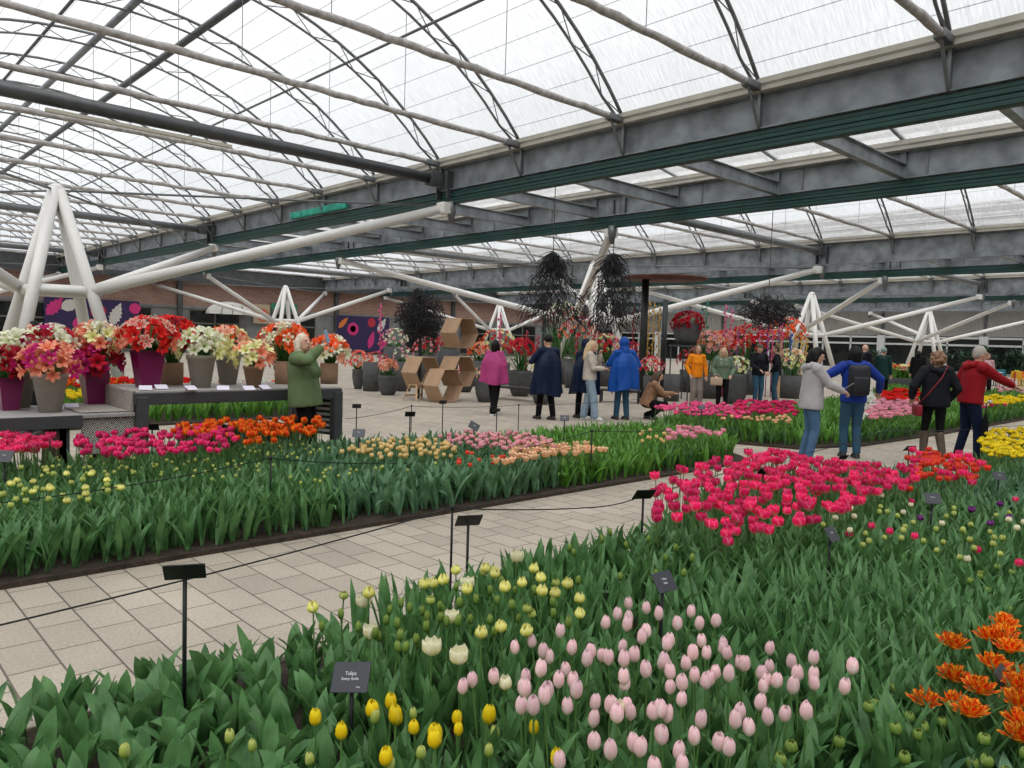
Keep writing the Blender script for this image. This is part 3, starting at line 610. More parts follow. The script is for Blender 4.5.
tulip_kind('coral', lambda s: cup(.031, .058, s, 1.0), 'coral_red', .46)
tulip_kind('cream_bud', lambda s: closed(.020, .045, s, .5), 'cream', .39)
tulip_kind('lime_bud', lambda s: closed(.017, .042, s, .35), 'lime_bud', .37)
tulip_kind('purple', lambda s: closed(.024, .045, s, .7), 'purple', .38)
tulip_kind('parrot', lambda s: parrot(.050, .050, s), 'parrot', .31)
tulip_kind('yellow_double', lambda s: double(.035, .055, s, .004), 'yellow', .40)
# far kinds, one mesh each
tulip_kind('b1_yellow', lambda s: double(.024, .045, s), 'pale_yellow', .38, False)
tulip_kind('b1_lime', lambda s: closed(.02, .045, s, .5, 3, 4), 'lime_bud', .37, False)
tulip_kind('b1_hot', lambda s: cup(.042, .068, s, 1.0, 3, 4), 'hot_pink', .51, False)
tulip_kind('b1_magenta', lambda s: closed(.033, .062, s, .6, 3, 4), 'magenta', .50, False)
tulip_kind('b1_orange', lambda s: closed(.036, .068, s, .6, 3, 4), 'orange_flame', .54, False)
tulip_kind('b1_apricot', lambda s: closed(.023, .052, s, .5, 3, 4), 'apricot', .36, False)
tulip_kind('b1_pinkwhite', lambda s: closed(.030, .052, s, .6, 3, 4), 'pink_white', .37, False)
tulip_kind('b1_peach', lambda s: lily(.040, .062, s), 'peach', .33, False)
tulip_kind('b1_rust', lambda s: closed(.022, .045, s, .5, 3, 4), 'coral_red', .36, False)
tulip_kind('b1_bud', lambda s: closed(.014, .034, s, .4, 3, 4), 'lime_bud', .37, False)
tulip_kind('b1_rose', lambda s: cup(.036, .060, s, 1.0, 3, 4), 'rose', .40, False)
tulip_kind('b3_deep', lambda s: double(.040, .055, s, .006), 'deep_pink', .42, False)
tulip_kind('b3_darkpink', lambda s: cup(.045, .065, s, 1.0, 3, 4), 'magenta', .40, False)
tulip_kind('b3_white', lambda s: cup(.045, .06, s, 1.0, 3, 4), 'white', .42, False)
tulip_kind('b3_rose', lambda s: cup(.045, .06, s, 1.0, 3, 4), 'rose', .42, False)
tulip_kind('b3_red', lambda s: cup(.075, .085, s, 1.0, 3, 4), 'red', .45, False)
tulip_kind('b3_yellow', lambda s: cup(.065, .075, s, 1.0, 3, 4), 'yellow', .42, False)
tulip_kind('b3_peach', lambda s: closed(.03, .05, s, .6, 3, 4), 'peach', .38, False)
def px_list(o, s, pts): return [(o[0] + x / s, o[1] + y / s) for x, y in pts]
def dedupe(pts, d):
    out = []
    for p in pts:
        if all((p[0] - q[0]) ** 2 + (p[1] - q[1]) ** 2 > d * d for q in out): out.append(p)
    return out
# pale pink tulips
pk = px_list((430, 580), 6.827, [(895, 380), (595, 460), (770, 415), (795, 500), (850, 530), (210, 670), (370, 700), (440, 650), (615, 685), (643, 620), (690, 705), (980, 455), (962, 555), (1000, 600)])
pk += px_list((560, 590), 6.827, [(510, 110), (325, 200), (248, 235), (525, 230), (640, 140), (645, 200), (855, 155), (915, 255), (985, 255), (790, 305), (840, 360), (740, 395), (620, 360), (680, 440), (400, 305), (355, 345), (325, 405), (487, 370), (505, 470), (90, 390), (75, 485), (110, 540), (182, 490), (385, 500), (420, 545), (580, 540), (620, 590), (340, 610), (485, 640), (40, 660), (95, 740), (165, 745), (515, 750), (990, 350), (960, 420), (845, 500), (790, 550), (925, 475), (965, 570), (820, 615), (870, 600), (910, 640), (1000, 650), (808, 725), (15, 310)])
pk += px_list((440, 656), 6.827, [(565, 350), (600, 290), (672, 385), (722, 265), (783, 185), (860, 210), (783, 345), (925, 325), (985, 420), (842, 670)])
pk += px_list((570, 656), 6.827, [(95, 420), (270, 390), (310, 475), (445, 350), (150, 575), (310, 670), (457, 580), (540, 550), (415, 610), (572, 390), (620, 410), (652, 450), (740, 300), (722, 520), (728, 610), (845, 460), (887, 555), (970, 150), (945, 200), (1000, 590), (695, 720), (590, 740)])
pk += px_list((710, 620), 6.4, [(340, 150), (30, 180), (120, 180), (150, 215), (218, 225), (183, 285), (265, 350), (305, 380), (355, 355), (95, 340), (135, 400), (20, 370), (440, 270), (508, 250), (663, 265), (655, 350), (582, 400), (720, 395), (765, 435), (872, 380), (430, 390), (435, 470), (370, 525), (258, 545), (150, 540), (430, 640), (615, 635), (90, 690), (45, 750), (255, 715)])
PINKW = []
for p in dedupe(pk, 4.5):
    z = .44; q = G(*p, z); plant('pink', q.x, q.y, 'pale pink closed tulip in the front bed, left half of its patch' if p[0] < 655 else 'pale pink closed tulip in the front bed, right of the small sign', 'pale pink tulips left of the sign' if p[0] < 655 else 'pale pink tulips right of the sign')
for p in ((501, 675), (615.5, 697)): q = G(*p, .44); plant('cream_closed', q.x, q.y, 'cream tulip standing among the pale pink ones' + (', beside the sign post' if p[0] > 600 else ', at the left of the patch'), None)
# pale yellow doubles and their green buds
ye = px_list((440, 540), 6.4, [(130, 185), (228, 180), (350, 170), (358, 250), (588, 175), (580, 265), (675, 262), (745, 295), (770, 330), (210, 355), (455, 365), (632, 390), (885, 385), (828, 432), (430, 565), (562, 560), (275, 625), (20, 295)]) + px_list((300, 550), 6.827, [(140, 400), (435, 345), (820, 245), (970, 245)])
for p in ye: q = G(*p, .47); plant('pale_double', q.x, q.y, 'pale yellow double tulip at the path edge of the front bed', 'pale yellow double tulips')
for p in px_list((300, 550), 6.827, [(505, 315), (475, 510), (880, 720)]) + px_list((440, 540), 6.4, [(478, 120), (95, 455), (135, 720), (200, 300)]): q = G(*p, .47); plant('pale_cup', q.x, q.y, 'large creamy open tulip among the pale yellow ones', 'large creamy tulips at the path edge')
for p in px_list((440, 540), 6.4, [(295, 210), (636, 445), (558, 480), (810, 270)]) + px_list((300, 550), 6.827, [(880, 300), (290, 300)]): q = G(*p, .45); plant('lime_double', q.x, q.y, 'half open yellowish green tulip in the front bed', 'half open lime tulips')
gb = px_list((300, 550), 6.827, [(325, 435), (375, 555), (200, 495), (565, 555), (600, 505), (480, 610), (612, 650), (670, 370), (595, 390), (810, 470), (780, 380), (885, 430), (945, 390), (990, 370), (660, 555), (740, 630), (760, 680), (700, 720), (850, 640), (885, 600), (960, 465), (1010, 555)])
gb += px_list((440, 540), 6.4, [(98, 310), (35, 420), (165, 475), (220, 510), (275, 440), (305, 505), (345, 410), (368, 370), (395, 320), (70, 575), (192, 600), (485, 305), (495, 450), (518, 470), (725, 445), (808, 475), (805, 565), (370, 585), (900, 295), (685, 350)])
for p in dedupe(gb, 3): q = G(*p, .42); plant('green_bud', q.x, q.y, 'slim green tulip bud among the pale yellow tulips', 'green buds among the pale yellow tulips')
# bright yellow at the bottom
for p in px_list((290, 630), 5.689, [(153, 530), (297, 635), (497, 485), (558, 450), (590, 515), (600, 590), (850, 660), (868, 725), (575, 750)]) + px_list((440, 656), 6.827, [(263, 530), (860, 755)]): q = G(*p, .34); plant('yellow', q.x, q.y, 'bright yellow tulip at the front edge below the dark name sign', 'bright yellow tulips at the front')
for p in px_list((440, 656), 6.827, [(133, 495), (648, 540)]) + px_list((290, 630), 5.689, [(740, 550), (805, 555), (965, 560)]): q = G(*p, .33); plant('yellow_slim', q.x, q.y, 'slim closed yellow tulip in front of the pale pink patch', 'slim yellow tulips at the front')
for p in px_list((440, 656), 6.827, [(330, 500), (408, 570), (355, 640)]) + px_list((290, 630), 5.689, [(705, 725), (425, 565), (105, 725), (750, 470), (480, 755)]) + [(130, 764), (225, 745), (254, 748)]: q = G(*p, .33); plant('yellow_bud', q.x, q.y, 'yellowish green closed tulip bud at the front edge', 'yellow green buds at the front')
# round green buds and orange parrots at bottom right
for p in px_list((664, 498), 2.844, [(653, 530), (575, 598), (600, 617), (708, 612), (740, 655), (775, 617), (827, 605), (905, 595), (765, 690), (683, 727), (655, 680), (865, 745), (915, 745), (985, 665), (975, 725), (970, 750), (485, 688), (383, 725), (330, 755), (915, 685), (775, 765)]): q = G(*p, .34); plant('round_bud', q.x, q.y, 'round green tulip bud at the bottom right', 'round green buds at the bottom right')
for p in px_list((864, 600), 4.57, [(415, 255), (615, 130), (570, 190), (670, 185), (690, 265), (375, 370), (480, 425), (545, 340), (275, 440), (395, 475), (700, 345), (540, 560), (690, 490), (725, 430), (720, 590), (730, 660), (620, 215)]): q = G(*p, .34); plant('parrot', q.x, q.y, 'ruffled orange and red tulip at the right edge of the front bed', 'ruffled orange tulips')
# hot pink patch
def zone(pxs, z, sp, key, label, group, jit=.42, keep=1.0, h=None, mixk=None, split=None):
    poly = [tuple(G(*p, z).xy) for p in pxs]; n = 0; g = scatter(poly, sp, jit)
    if key.startswith('b1_'): g = g[inpoly(g, [(-5.56, -2.4), (-5.56, 9.0), (-5.75, 9.75), (-6.3, 10.3), (-7.4, 10.6), (-7.9, 10.2), (-8.05, 9.0), (-7.9, 7.0), (-8.4, 5), (-8.45, -2.4)])]
    if key.startswith('b3_'): g = g[inpoly(g, BED3)]
    if key.startswith('hot'): g = g[g[:, 0] < 9]
    for i, (x, y) in enumerate(g):
        if TR.random() > keep: continue
        if n >= 300: break
        n += 1; kk = key if not mixk or TR.random() > mixk[1] else mixk[0]
        lab, gr = label, group
        if split:                                            # split = list of (test, label, group)
            for f, l2, g2 in split:
                if f(x, y): lab, gr = l2, g2; break
        plant(kk, x, y, lab, gr, z=(h * TR.uniform(.93, 1.07)) if h else None)
    return n
N = {}
N['hot'] = zone([(652, 520), (664, 480), (700, 468), (762, 452), (850, 447), (912, 452), (912, 488), (880, 492), (850, 512), (800, 528), (757, 533), (722, 535), (690, 520)], .5, .128, 'hot', 'hot pink open tulip in the right patch of the front bed', 'hot pink tulips', mixk=('hot_closed', .3),
     split=[(lambda x, y: y > 7.6 and x > -3.0, 'hot pink tulip at the far side of the patch, before the standing visitors', 'hot pink tulips at the far side'), (lambda x, y: y < 5.6, 'hot pink tulip at the near edge of the patch', 'hot pink tulips at the near edge')])
for p in ((651, 520), (681, 497), (664, 495), (720, 541), (712, 529), (738, 528), (760, 535)): q = G(*p, .5); plant('hot_closed', q.x, q.y, 'single hot pink tulip standing out at the left rim of the patch', 'outlying hot pink tulips')
N['co'] = zone([(912, 452), (945, 455), (975, 461), (985, 468), (975, 484), (945, 478), (912, 488)], .5, .118, 'coral', 'orange red tulip at the right end of the hot pink patch', 'orange red tulips at the patch end', mixk=('hot', .35))
# cream / lime buds
S3 = (664, 400)
for p in px_list(S3, 2.844, [(622, 278), (545, 307), (487, 335), (532, 370), (545, 335), (700, 290), (703, 318), (770, 305), (812, 352), (962, 348), (992, 365), (1018, 362), (878, 455)]): q = G(*p, .43); plant('cream_bud', q.x, q.y, 'cream tulip among green buds right of the hot pink patch', 'cream tulips among buds')
for p in px_list(S3, 2.844, [(620, 303), (643, 322), (677, 330), (600, 320), (515, 308), (588, 375), (648, 385), (665, 382), (690, 392), (575, 403), (590, 408), (405, 350), (440, 355), (752, 398), (778, 392), (762, 420), (850, 400), (843, 372), (868, 385), (890, 355), (905, 365), (945, 385), (930, 400), (942, 415), (955, 435), (822, 325), (835, 315), (800, 325), (965, 320), (985, 315), (700, 355), (722, 350), (768, 370), (824, 435), (870, 418)]): q = G(*p, .42); plant('lime_bud', q.x, q.y, 'light green tulip bud right of the hot pink patch', 'light green buds among the cream tulips')
for p in px_list(S3, 2.844, [(888, 312), (875, 325), (938, 350), (967, 303), (990, 330), (722, 335)]): q = G(*p, .42); plant('purple', q.x, q.y, 'dark purple tulip near the right edge of the picture', 'dark purple tulips')
for p in px_list(S3, 2.844, [(585, 345), (1000, 275), (890, 410), (625, 360), (720, 380), (1018, 455), (714, 280), (530, 372)]): q = G(*p, .42); plant('hot_closed', q.x, q.y, 'stray pink tulip among the cream buds', 'stray pink tulips', sc=.75)
N['gb'] = zone([(955, 560), (1024, 545), (1024, 590), (960, 600)], .42, .1, 'round_bud', 'small green bud at the right edge of the front bed', 'small green buds at the right edge', keep=.35)
N['gb2'] = zone([(560, 545), (650, 520), (700, 560), (690, 600), (620, 580)], .42, .12, 'green_bud', 'small green bud left of the hot pink patch', 'small green buds left of the hot pink patch', keep=.3)
N['yd'] = zone([(981, 440), (990, 432), (1030, 428), (1030, 455), (1000, 458), (985, 455)], .45, .105, 'yellow_double', 'ruffled yellow tulip by the rope post at the right edge', 'ruffled yellow tulips at the right edge')
# --- long bed
for p in px_list((0, 380), 5.689, [(248, 520), (180, 568), (68, 590), (210, 638), (265, 595), (285, 655), (380, 555), (500, 555), (518, 625), (600, 600), (690, 605), (692, 645), (480, 670), (355, 710), (55, 620), (470, 560)]): q = G(*p, .42); plant('b1_yellow', q.x, q.y, 'ruffled yellow tulip at the left of the long bed', 'yellow tulips of the long bed')
for p in px_list((0, 380), 5.689, [(325, 640), (410, 590), (438, 600), (555, 625), (587, 565), (620, 630), (588, 665), (430, 670), (510, 690), (265, 705), (130, 665), (90, 690), (20, 720), (68, 735), (10, 650), (25, 610), (245, 640), (200, 700), (100, 640), (35, 690), (160, 640), (130, 520), (290, 570), (120, 610)]): q = G(*p, .41); plant('b1_lime', q.x, q.y, 'greenish yellow tulip bud at the left of the long bed', 'lime buds of the long bed')
N['b1hot'] = zone([(-30, 437), (0, 433), (15, 430), (45, 430), (56, 443), (54, 449), (38, 452), (0, 453), (-30, 455)], .56, .10, 'b1_hot', 'hot pink tulip at the left end of the long bed', 'hot pink tulips at the left end')
N['mag'] = zone([(70, 452), (72, 440), (95, 434), (135, 430), (160, 438), (185, 428), (232, 430), (230, 452), (185, 450), (150, 455), (120, 460), (105, 458)], .54, .12, 'b1_magenta', 'magenta tulip in the long bed in front of the tables', 'magenta tulips of the long bed')
N['or'] = zone([(173, 427), (190, 417), (235, 415), (285, 416), (318, 421), (322, 430), (290, 436), (250, 442), (225, 433), (180, 437)], .59, .12, 'b1_orange', 'orange and red flamed tulip in front of the grey table', 'orange red tulips of the long bed')
N['ap'] = zone([(343, 450), (370, 445), (400, 441), (430, 440), (458, 447), (462, 455), (430, 458), (380, 460), (345, 456)], .40, .115, 'b1_apricot', 'pale apricot tulip in the middle of the long bed', 'apricot tulips of the long bed')
N['pw'] = zone([(440, 438), (470, 433), (510, 432), (550, 436), (552, 447), (510, 450), (470, 447), (445, 443)], .42, .115, 'b1_pinkwhite', 'pink tulip with white edges at the back of the long bed', 'pink and white tulips of the long bed')
N['pe'] = zone([(505, 462), (515, 450), (550, 447), (590, 448), (625, 458), (624, 467), (600, 472), (560, 470), (520, 468)], .36, .12, 'b1_peach', 'peach coloured open tulip near the end of the long bed', 'peach tulips of the long bed')
for p in ((583, 477), (557, 471), (572, 472), (621, 452), (590, 447)): q = G(*p, .42); q.x = min(q.x, -5.58); plant('b1_peach', q.x, q.y, 'single peach tulip leaning out over the path edge', 'outlying peach tulips')
N['ru'] = zone([(425, 465), (470, 455), (510, 455), (505, 475), (460, 482)], .38, .16, 'b1_rust', 'small rust red tulip left of the peach ones', 'rust red tulips of the long bed', keep=.5)
N['b1b'] = zone([(290, 470), (420, 465), (500, 470), (470, 495), (330, 505), (280, 500)], .42, .15, 'b1_bud', 'tiny pale green bud in the middle of the long bed', 'pale buds of the long bed', keep=.7)
N['b1c'] = zone([(20, 455), (160, 460), (300, 440), (330, 450), (230, 480), (130, 475), (40, 480)], .42, .15, 'b1_bud', 'tiny pale green bud behind the yellow tulips', 'pale buds at the left of the long bed', keep=.7)
N['ro'] = zone([(668, 432), (685, 428), (720, 430), (748, 439), (750, 444), (720, 446), (690, 444), (668, 440)], .45, .12, 'b1_rose', 'light pink tulip at the right tip of the long bed', 'light pink tulips at the bed tip')
N['yo'] = zone([(640, 432), (668, 430), (668, 440), (642, 441)], .43, .14, 'b1_apricot', 'yellow orange tulip left of the light pink ones', 'yellow orange tulips at the bed tip', keep=.7)
# --- far bed
N['dp'] = zone([(640, 412), (652, 407), (700, 404), (725, 406), (746, 414), (745, 420), (700, 424), (655, 420)], .46, .14, 'b3_deep', 'deep pink ruffled tulip beside the kneeling visitor', 'deep pink tulips of the far bed')
N['rp'] = zone([(728, 408), (735, 402), (795, 402), (795, 414), (735, 415)], .45, .17, 'b3_darkpink', 'dark pink tulip left of the grey sweatshirt', 'dark pink tulips of the far bed')
N['sp'] = zone([(718, 417), (790, 417), (796, 426), (722, 424)], .42, .16, 'b3_peach', 'small peach tulip behind the path bend', 'small peach tulips of the far bed')
N['wh'] = zone([(845, 413), (850, 395), (868, 390), (880, 398), (872, 415), (866, 421), (846, 420)], .47, .18, 'b3_white', 'white tulip behind the blue jacket', 'white tulips of the far bed')
N['rs'] = zone([(866, 421), (872, 402), (885, 399), (918, 399), (912, 423), (890, 424)], .47, .15, 'b3_rose', 'light pink tulip between blue jacket and black coat', 'light pink tulips of the far bed')
N['re'] = zone([(878, 395), (885, 391), (918, 389), (918, 399), (884, 400)], .52, .26, 'b3_red', 'large red tulip between the blue jacket and the black coat', 'large red tulips of the far bed')
N['y3'] = zone([(972, 402), (976, 396), (1030, 397), (1030, 404), (980, 405)], .48, .22, 'b3_yellow', 'yellow tulip right of the person in red', 'yellow tulips of the far bed')
N['w3'] = zone([(972, 403), (1030, 405), (1030, 409), (980, 409)], .46, .2, 'b3_darkpink', 'red and white tulip right of the person in red', 'red tulips of the far bed', mixk=('b3_white', .5))
N['p3'] = zone([(985, 386), (1030, 389), (1030, 393), (985, 390)], .48, .4, 'b3_rose', 'pink tulip in front of the colourful chairs', 'pink tulips before the chairs')
# --- behind tables
for nm, c, pl_ in (('yellow', 'b3_yellow', fz(-15.5, -13.6, 1.4, 3.9)), ('orange', 'b1_orange', fz(-16.2, -14.8, 3.0, 4.6)), ('red', 'b3_red', fz(-18.3, -16.3, 3.4, 6.4)), ('white', 'b3_white', fz(-17.5, -15.8, 6.5, 8.2)), ('orange', 'b1_orange', fz(-14.6, -13.6, 5.0, 7.0))):
    for x, y in scatter(pl_, .26): plant(c, x, y, '%s tulip in the bed behind the amaryllis tables' % nm, '%s tulips behind the tables' % nm)
groups = {}
for o in bpy.data.objects:
    if o.get('category') == 'tulip' and o.get('group'): groups.setdefault(o['group'], []).append(o)
ONES = ['', 'first', 'second', 'third', 'fourth', 'fifth', 'sixth', 'seventh', 'eighth', 'ninth']
def ordn(n):
    T = {10: 'tenth', 11: 'eleventh', 12: 'twelfth', 13: 'thirteenth', 14: 'fourteenth', 15: 'fifteenth', 16: 'sixteenth', 17: 'seventeenth', 18: 'eighteenth', 19: 'nineteenth', 20: 'twentieth', 30: 'thirtieth', 40: 'fortieth', 50: 'fiftieth', 60: 'sixtieth'}
    if n < 10: return ONES[n]
    if n in T: return T[n]
    return ['', '', 'twenty', 'thirty', 'forty', 'fifty', 'sixty'][n // 10] + '-' + ONES[n % 10]
for g_, L_ in groups.items():
    if len(L_) > 62: continue
    def sxp(o): v = o.location - Vector((0, 0, H)); d_ = -RX.z * v.x - RY.z * v.y - RZ.z * v.z; return (RX.x * v.x + RY.x * v.y + RZ.x * v.z) / d_
    for i, o in enumerate(sorted(L_, key=sxp)):
        w_ = o['label'].split()[:11]
        while w_[-1] in ('the', 'of', 'at', 'in', 'a', 'behind', 'among', 'before', 'left', 'right', 'and', 'to', 'with', 'by', 'tulip,'): w_ = w_[:-1]
        o['label'] = ' '.join(w_).rstrip(',') + ', %s from the left' % ordn(i + 1)
print('tulip zones', N, 'objects', len(bpy.data.objects))
# ================================================================= WALLS
def brick_mat():
    m = bpy.data.materials.new('red_brick'); m.use_nodes = True; nt = m.node_tree; N = nt.nodes; L = nt.links; b = N['Principled BSDF']
    t = N.new('ShaderNodeTexCoord'); s = N.new('ShaderNodeSeparateXYZ'); c = N.new('ShaderNodeCombineXYZ'); L.new(t.outputs['Object'], s.inputs[0]); L.new(s.outputs['Y'], c.inputs[0]); L.new(s.outputs['Z'], c.inputs[1])
    br = N.new('ShaderNodeTexBrick'); L.new(c.outputs[0], br.inputs[0]); br.inputs['Scale'].default_value = 1; br.inputs['Brick Width'].default_value = .42; br.inputs['Row Height'].default_value = .14; br.inputs['Mortar Size'].default_value = .012
    br.inputs['Color1'].default_value = (.36, .205, .16, 1); br.inputs['Color2'].default_value = (.27, .15, .12, 1); br.inputs['Mortar'].default_value = (.36, .31, .27, 1); L.new(br.outputs[0], b.inputs['Base Color']); b.inputs['Roughness'].default_value = .9
    return m
BRICK = brick_mat()
darkgap = mat('dark_interior', (.02, .022, .022), .6, 0, .3, .5); greyp = mat('grey_pier', (.20, .21, .21), .8, 0, .2, 1.5)
pane = mat('dark_window_glass', (.012, .016, .015), .12, 0, .6, .9, spec=.4); wframe = mat('white_window_frame', (.60, .61, .60), .5)
XL = -57.0
m = MB(); m.box((XL - .1, 28, 4.85), (.2, 92, 2.9)); tag(m.build('wall_left', BRICK), kind='structure')
m = MB(); m.box((XL - .1, 28, 1.7), (.2, 92, 3.4)); m.box((XL + .05, 28, 3.35), (.12, 92, .16)); tag(m.build('wall_left', greyp), kind='structure')
n = 1
y = 10.0
while y < 70:
    t = thing('window_%d' % n, None, None, (XL + .02, y, 0)); t['kind'] = 'structure'; f = MB()
    for dy in (-1.9, 0, 1.9): f.box((0, dy, 1.7), (.1, .1, 3.0))
    for dz in (.2, 2.2, 3.2): f.box((0, 0, dz), (.1, 3.9, .1))
    f.build('window_frame', mat('bronze_frame', (.16, .15, .14), .6), t); MB().box((0, 0, 1.7), (.04, 3.8, 3.0)).build('pane', pane, t); n += 1; y += 6.4
for y in (20.2, 33, 45.5, 58): o = MB().box((XL + .15, y, 3.1), (.22, .35, 6.2)).build('trim_%d' % n, dsteel); o['kind'] = 'structure'; n += 1
# far (right hand) wall with corrugated cladding above glass doors
YW = 71.0
cm = MB(); x = X0
while x < X1:
    for dx, w_, d in ((0, .14, .0), (.16, .12, .05)): cm.box((x + dx, YW - d, 4.25), (w_, .08, 2.3))
    x += .3
tag(cm.build('wall_far', mat('corrugated_cladding', (.30, .29, .27), .6, .1, .12, .7)), kind='structure')
m = MB(); m.box(((X0 + X1) / 2, YW + .2, 3.1), (X1 - X0, .2, 6.2)); tag(m.build('wall_far', mat('wall_backing', (.12, .12, .115), .8)), kind='structure')
x = X0 + 3; k = 1
while x < X1:
    t = thing('window_%d' % n, None, None, (x, YW - .15, 0)); t['kind'] = 'structure'; f = MB()
    for dx in (-3.9, -1.3, 1.3, 3.9): f.box((dx, 0, 1.5), (.12, .12, 3.0))
    for dz in (.06, 2.35, 2.95): f.box((0, 0, dz), (7.9, .12, .16))
    f.build('window_frame', wframe, t); MB().box((0, .08, 1.5), (7.8, .04, 2.9)).build('pane', pane, t)
    p = MB().box((x + 4.05, YW - .25, 1.55), (.62, .3, 3.1)).build('trim_%d' % (n + 40), wframe); p['kind'] = 'structure'
    d = MB().box((x + 4.05, YW - .15, 4.4), (.18, .12, 2.6)).build('trim_%d' % (n + 80), dsteel); d['kind'] = 'structure'
    n += 1; x += 8.1
m = MB(); m.box((X1 + .1, 28, 3.1), (.2, 92, 6.4)); tag(m.build('wall_right_unseen', mat('light_cladding', (.42, .43, .42), .7)), kind='structure')  # out-of-view wall added to keep side light from the open end out
m = MB(); m.box(((X0 + X1) / 2, -18, 3.1), (X1 - X0, .2, 6.4)); tag(m.build('wall_back_unseen', MATS['light_cladding']), kind='structure')  # unseen wall behind the camera, added to enclose the light
# --- plants behind the far windows (seen dark through the glass): tall potted shrubs standing inside
# --- banners on the brick wall
purple = mat('banner_purple', (.030, .018, .085), .7); pinkb = mat('banner_pink', (.62, .03, .20), .7); offw = mat('banner_white', (.62, .60, .56), .7); orng = mat('banner_orange', (.70, .20, .04), .7); redd = mat('banner_red', (.45, .02, .05), .7)
def leaf_shape(c, L, W, ang, n=9, notch=.0):
    pts = []
    for i in range(n + 1):
        t = i / n; w = W * math.sin(PI * t ** .8) * (1 - (notch if i % 2 else 0)); pts.append((t * L - L / 2, w))
    pts += [(p[0], -p[1]) for p in pts[::-1][1:-1]]
    ca, sa = math.cos(ang), math.sin(ang); return [(c[0] + x * ca - y_ * sa, c[1] + x * sa + y_ * ca) for x, y_ in pts]
def disc_shape(c, r, n=14, sx=1): return [(c[0] + r * sx * math.cos(2 * PI * i / n), c[1] + r * math.sin(2 * PI * i / n)) for i in range(n)]
def banner(y0, y1, z0, z1, label, shapes, x=XL + .25):
    t = thing('wall_banner', label, 'banner', (x, 0, 0)); MB().box((0, (y0 + y1) / 2, (z0 + z1) / 2), (.05, y1 - y0, z1 - z0)).build('banner_cloth', purple, t)
    for nm, poly, mm in shapes:
        p = MB(); P2 = [(y0 + u * (y1 - y0), z0 + v * (z1 - z0)) for u, v in poly] if nm[0] == '*' else poly; nm = nm.strip('*')
        vs = [(.03, a, b) for a, b in P2] + [(.045, a, b) for a, b in P2]; k = len(P2)
        p.add(vs, [tuple(range(k))[::-1], tuple(range(k, 2 * k))] + [(i, (i + 1) % k, k + (i + 1) % k, k + i) for i in range(k)]); p.build(nm, mm, t)
a = AX(43, 302, XL); b = AX(138, 334, XL)
y0, y1, z0, z1 = a.y, b.y, 1.15, 3.55; W = y1 - y0
banner(y0, y1, z0, z1, 'dark purple banner with pink and white leaves on the left brick wall', [
    ('printed_leaf', leaf_shape((y0 + .6, z1 - .6), 1.5, .42, .9, 11, .35), pinkb), ('printed_leaf', leaf_shape((y0 + 1.5, z1 - .45), 1.2, .4, .5, 9, .1), offw),
    ('printed_leaf', leaf_shape((y0 + W * .74, z0 + 1.45), 1.7, .42, 1.2, 13, .3), offw), ('printed_flower', disc_shape((y0 + W * .55, z0 + 1.6), .5), redd), ('printed_flower', disc_shape((y0 + W * .55, z0 + 1.7), .2), offw),
    ('printed_flower', disc_shape((y0 + W * .95, z0 + 1.9), .38), pinkb), ('printed_bird', leaf_shape((y0 + W * .88, z0 + .7), 1.4, .3, .4, 9), offw), ('printed_bird', leaf_shape((y0 + W * .97, z0 + 1.05), .8, .17, -.2, 7), orng),
    ('printed_flower', disc_shape((y0 + W * .36, z0 + .7), .45), pinkb), ('printed_leaf', leaf_shape((y0 + W * .1, z0 + .5), 1.3, .25, .1, 7), offw)])
a = AX(335, 316, XL); b = AX(387, 352, XL); y0, y1, z0, z1 = a.y, b.y, .3, 3.3; W = y1 - y0
banner(y0, y1, z0, z1, 'purple banner with pink swirls hanging right of the grey table', [
    ('printed_flower', disc_shape((y0 + W * .3, z0 + 1.9), .55), pinkb), ('printed_flower', disc_shape((y0 + W * .3, z0 + 1.9), .28), redd), ('printed_leaf', leaf_shape((y0 + W * .85, z0 + 2.3), 1.5, .35, 1.0, 9, .3), offw),
    ('printed_flower', disc_shape((y0 + W * .65, z0 + 2.5), .4), redd), ('printed_leaf', leaf_shape((y0 + W * .65, z0 + 1.0), 1.6, .3, 1.3, 7), pinkb), ('printed_leaf', leaf_shape((y0 + W * .12, z0 + 2.4), 1.3, .25, .8, 7, .2), orng), ('printed_flower', disc_shape((y0 + W * .9, z0 + .7), .35), pinkb)])
# half round white awning, and flower poster
a = AX(204, 315, XL); b = AX(250, 315, XL); t = thing('fanlight_awning', 'white half round awning over a doorway in the brick wall', 'awning', (XL + .2, (a.y + b.y) / 2, 2.95)); r = (b.y - a.y) / 2
m = MB(); pts = [(-r + 0, 0)] + [(-r * math.cos(PI * i / 16), .95 * math.sin(PI * i / 16)) for i in range(1, 16)] + [(r, 0)]
vs = [(.9 * 0 + .1, p, q) for p, q in pts] + [(.7, p, q * .8) for p, q in pts]; k = len(pts); m.add(vs, [tuple(range(k))[::-1], tuple(range(k, 2 * k))] + [(i, (i + 1) % k, k + (i + 1) % k, k + i) for i in range(k)]); m.build('awning_cloth', mat('awning_white', (.75, .75, .72), .6), t)
m = MB()
for q in (-.5, 0, .5): m.bar((.72, q * r, 0), (.72, q * r * .8, .7), .05, .05)
m.build('awning_rib', greyp, t)
a = AX(252, 303, XL); b = AX(268, 322, XL); t = thing('flower_poster', 'square poster with a big orange flower on the brick wall', 'poster', (XL + .25, 0, 0)); yc = (a.y + b.y) / 2; zc = 3.1
MB().box((0, yc, zc), (.05, b.y - a.y, 1.5)).build('poster_board', mat('poster_beige', (.45, .36, .25), .7), t)
